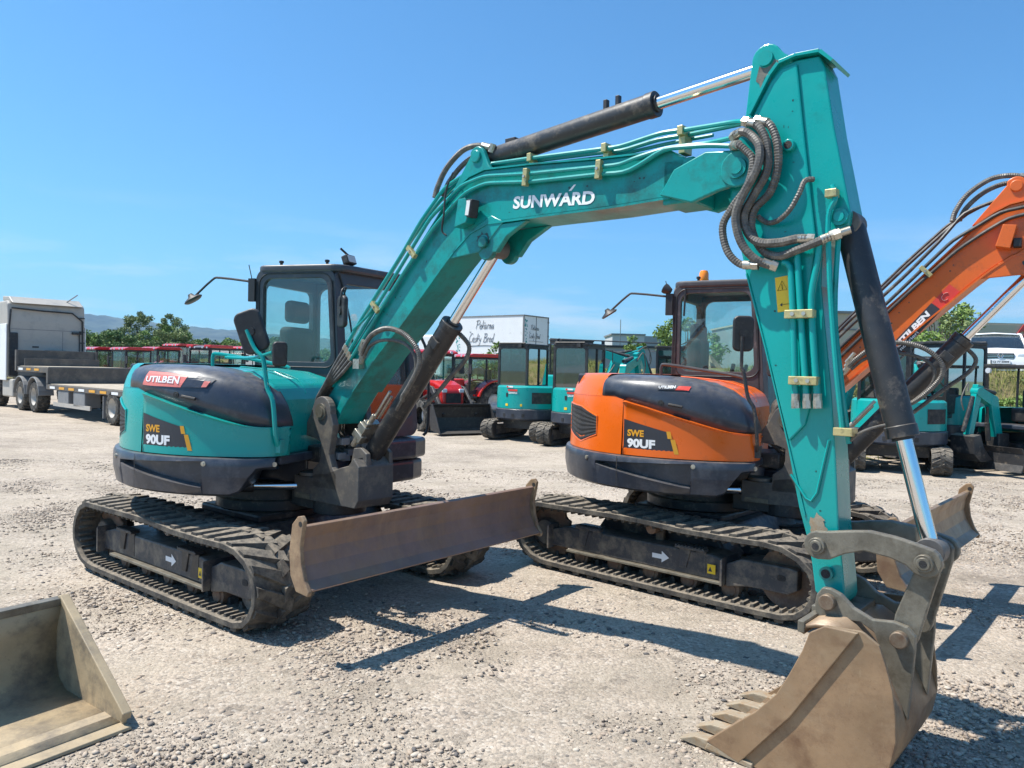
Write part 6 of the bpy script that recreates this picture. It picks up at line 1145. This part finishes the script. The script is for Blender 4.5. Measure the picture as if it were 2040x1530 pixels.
# ---------------------------------------------------------------- trees and the bank
rt = random.Random(21); GV = 'trees and shrubs behind the tractors'
LB = ['tall loose tree rising above the others behind the red tractors', 'second tall tree with feathery crown behind the red tractors']
tree(-29.3, 60, 4.7, 2.8, 31, LB[0] + ', left one of the two', 'leaf2', 60, 150, .08, GV); tree(-26.4, 59, 4.5, 2.4, 32, LB[1] + ', right one of the two', 'leaf2', 60, 150, .08, GV)
xx = -36.5; i = 0
names = ['round', 'broad', 'low', 'leaning', 'dense', 'thin', 'ragged', 'flat topped']
while xx < -14.5:
    h = rt.uniform(2.6, 3.6) * (1 if xx < -24 else .86); w = rt.uniform(3.6, 5.2)
    tree(xx, 55 + rt.uniform(-2, 4), h, w, 100 + i, '%s green shrub tree in the hedge row, number %d counted from the white truck' % (names[i % 8], i + 1), ('leaf', 'leaf2', 'leaf3')[i % 3], 60, 210, .08, GV, low=.02); xx += w * .42; i += 1
while xx < 4:
    h = rt.uniform(1.6, 2.2); w = rt.uniform(3.8, 5.2); tree(xx, 56 + rt.uniform(-2, 4), h, w, 100 + i, '%s low bush far behind the yard, number %d counted from the white truck' % (names[i % 8], i + 1), ('leaf', 'leaf2', 'leaf3')[i % 3], 34, 130, .09, GV, low=.02, name='bush', cat='bush'); xx += w * .6; i += 1
tree(-.70, 30, 2.75, .8, 61, 'thin leafy sapling in front of the white box truck', 'leaf', 14, 26, .10, low=.5, name='sapling')
tree(4.3, 40, 2.2, 2.0, 62, 'yellow green bush in front of the low dark hall', 'leaf', 16, 80, .1, low=.0, name='bush', cat='bush'); tree(6.6, 42, 2.3, 1.4, 63, 'narrow green bush beside the low dark hall', 'leaf', 12, 80, .1, low=.0, name='bush', cat='bush')
tree(8.7, 38, 2.7, 3.4, 64, 'dense bright green bush beside the orange cab', 'leaf', 30, 110, .11, low=.0, name='bush', cat='bush')
tree(23.5, 42, 4.5, 4.0, 65, 'thin tree with sparse crown behind the orange boom', 'leaf3', 16, 60, .13, low=.35); tree(20.4, 36, 3.0, 2.6, 66, 'young tree below the orange boom, near the bank', 'leaf2', 16, 60, .12, low=.1); tree(22.0, 37, 3.4, 2.4, 67, 'bushy young tree behind the orange lift cylinder', 'leaf', 16, 60, .12, low=.1)
tree(17.5, 33, 1.9, 3.2, 68, 'low shrub on top of the bank, left of the white car', 'leaf', 16, 70, .1, low=.0, name='bush', cat='bush')
rnd = random.Random(9); vs, fs = [], []
for i in range(52000):
    x = rnd.uniform(4.5, 19); y = 16.0 + rnd.uniform(0, 9.5) + .22 * max(0, x - 8); z = hgt(x, y)
    if z < .03 and rnd.random() < .8: continue
    if z > 1.9 and rnd.random() < .4: continue
    h = rnd.uniform(.06, .22) * (1.5 if noise2(x * 1.3, y * 1.3) > .3 else .8) * (.45 if noise2(x * .9 + 5, y * .9) > .5 else 1); a = rnd.uniform(0, 6.28); w = rnd.uniform(.006, .016); dx, dy = rnd.gauss(0, .35) * h, rnd.gauss(0, .35) * h
    o = len(vs); vs += [(x - w * math.cos(a), y - w * math.sin(a), z - .03), (x + w * math.cos(a), y + w * math.sin(a), z - .03), (x + dx, y + dy, z + h)]; fs.append((o, o + 1, o + 2))
gb_ = MB(); gb_.v, gb_.f, gb_.sm = vs, fs, [False] * len(fs); tag(obj('grass', gb_, 'blade', fix=False), 'long dry green grass and weeds covering the bank', 'grass', kind='stuff')
# weeds on the bank
for i, (x, y) in enumerate(((9.5, 18.6), (10.6, 18.9), (11.7, 19.2), (12.7, 19.3), (8.4, 18.4), (7.4, 18.3), (6.6, 18.2), (13.8, 19.8), (15.0, 20.0))):
    tree(x, y, rnd.uniform(.5, .9), rnd.uniform(.9, 1.3), 200 + i, 'leafy weed clump %d of the bank, counted from the teal arm' % (i + 1), ('leaf', 'leaf2', 'leaf3')[i % 3], 12, 70, .05, 'weed clumps on the bank', low=.0, name='weed_clump', cat='weeds')
# dirt heap
dh = MB(); rows = []
for r_ in np.linspace(0, 1, 9): rows.append([(7.9 + 1.7 * r_ * math.cos(a), 31 + 1.2 * r_ * math.sin(a), 2.35 * (1 - r_ ** 1.5) * (1 + .12 * math.sin(a * 5 + r_ * 9)) - .05) for a in np.linspace(0, 6.283, 22)])
dh.grid(rows); M['soil'] = mat('soil_heap', (.36, .27, .19), .95, dirt=(.2, .14, .09), amt=.6, scale=3, bump=.8, bscale=9); tag(obj('soil_heap', dh, 'soil'), 'heap of brown earth behind the cab with the beacon', 'heap')

# electricity pylon behind the camera, mirrored in the teal cab's side window
py = MB(); H = 31
def leg(z): return 2.9 * (1 - z / H) ** 1.1 + .35
zs = [0, 4.5, 8.5, 12, 15, 18, 20.5, 23, 25.5, 28, H]
for a, b in zip(zs, zs[1:]):
    p, q = leg(a), leg(b); A_ = [(-p, -p, a), (p, -p, a), (p, p, a), (-p, p, a)]; B_ = [(-q, -q, b), (q, -q, b), (q, q, b), (-q, q, b)]
    for i in range(4): py.tube([A_[i], B_[i]], .16, 4); py.tube([A_[i], B_[(i + 1) % 4]], .10, 4); py.tube([A_[(i + 1) % 4], B_[i]], .10, 4); py.tube([B_[i], B_[(i + 1) % 4]], .10, 4)
for z, w in ((18, 7.5), (23, 5.5), (27.5, 4)):
    for s in (-1, 1):
        for yy in (-.5, .5): py.tube([(0, yy, z), (s * w, 0, z + .3)], .13, 4); py.tube([(0, yy, z + 1.6), (s * w, 0, z + .3)], .10, 4)
        for k in (.3, .55, .8): py.tube([(s * w * k, 0, z + .1), (s * w * (k - .12), 0, z + 1.6 - 1.3 * (k - .12))], .08, 4)
        py.tube([(s * w, 0, z + .3), (s * w, 0, z - 1.2)], .12, 4)
pt_ = tag(obj('pylon', py, 'galv', fix=False), 'steel lattice electricity pylon mirrored in the teal cab side window', 'pylon'); pt_.location = (-225, -195, 0); pt_.scale = (.62, .62, .72)
# air between here and the hills
hm = bpy.data.materials.new('haze_air'); hm.use_nodes = True; hn_ = hm.node_tree.nodes; hn_.remove(hn_['Principled BSDF']); pv = hn_.new('ShaderNodeVolumePrincipled'); pv.inputs['Color'].default_value = (.5, .74, 1, 1); pv.inputs['Density'].default_value = .00017; pv.inputs['Anisotropy'].default_value = .2
hm.node_tree.links.new(pv.outputs[0], hn_['Material Output'].inputs['Volume']); M['haze'] = hm
hb = MB().box(-3900, 3900, -700, 4300, -2, 420); ho_ = obj('haze', hb, 'haze', kind='stuff'); tag(ho_, 'thin bluish summer haze over the whole yard and the far hills', 'haze', kind='stuff')
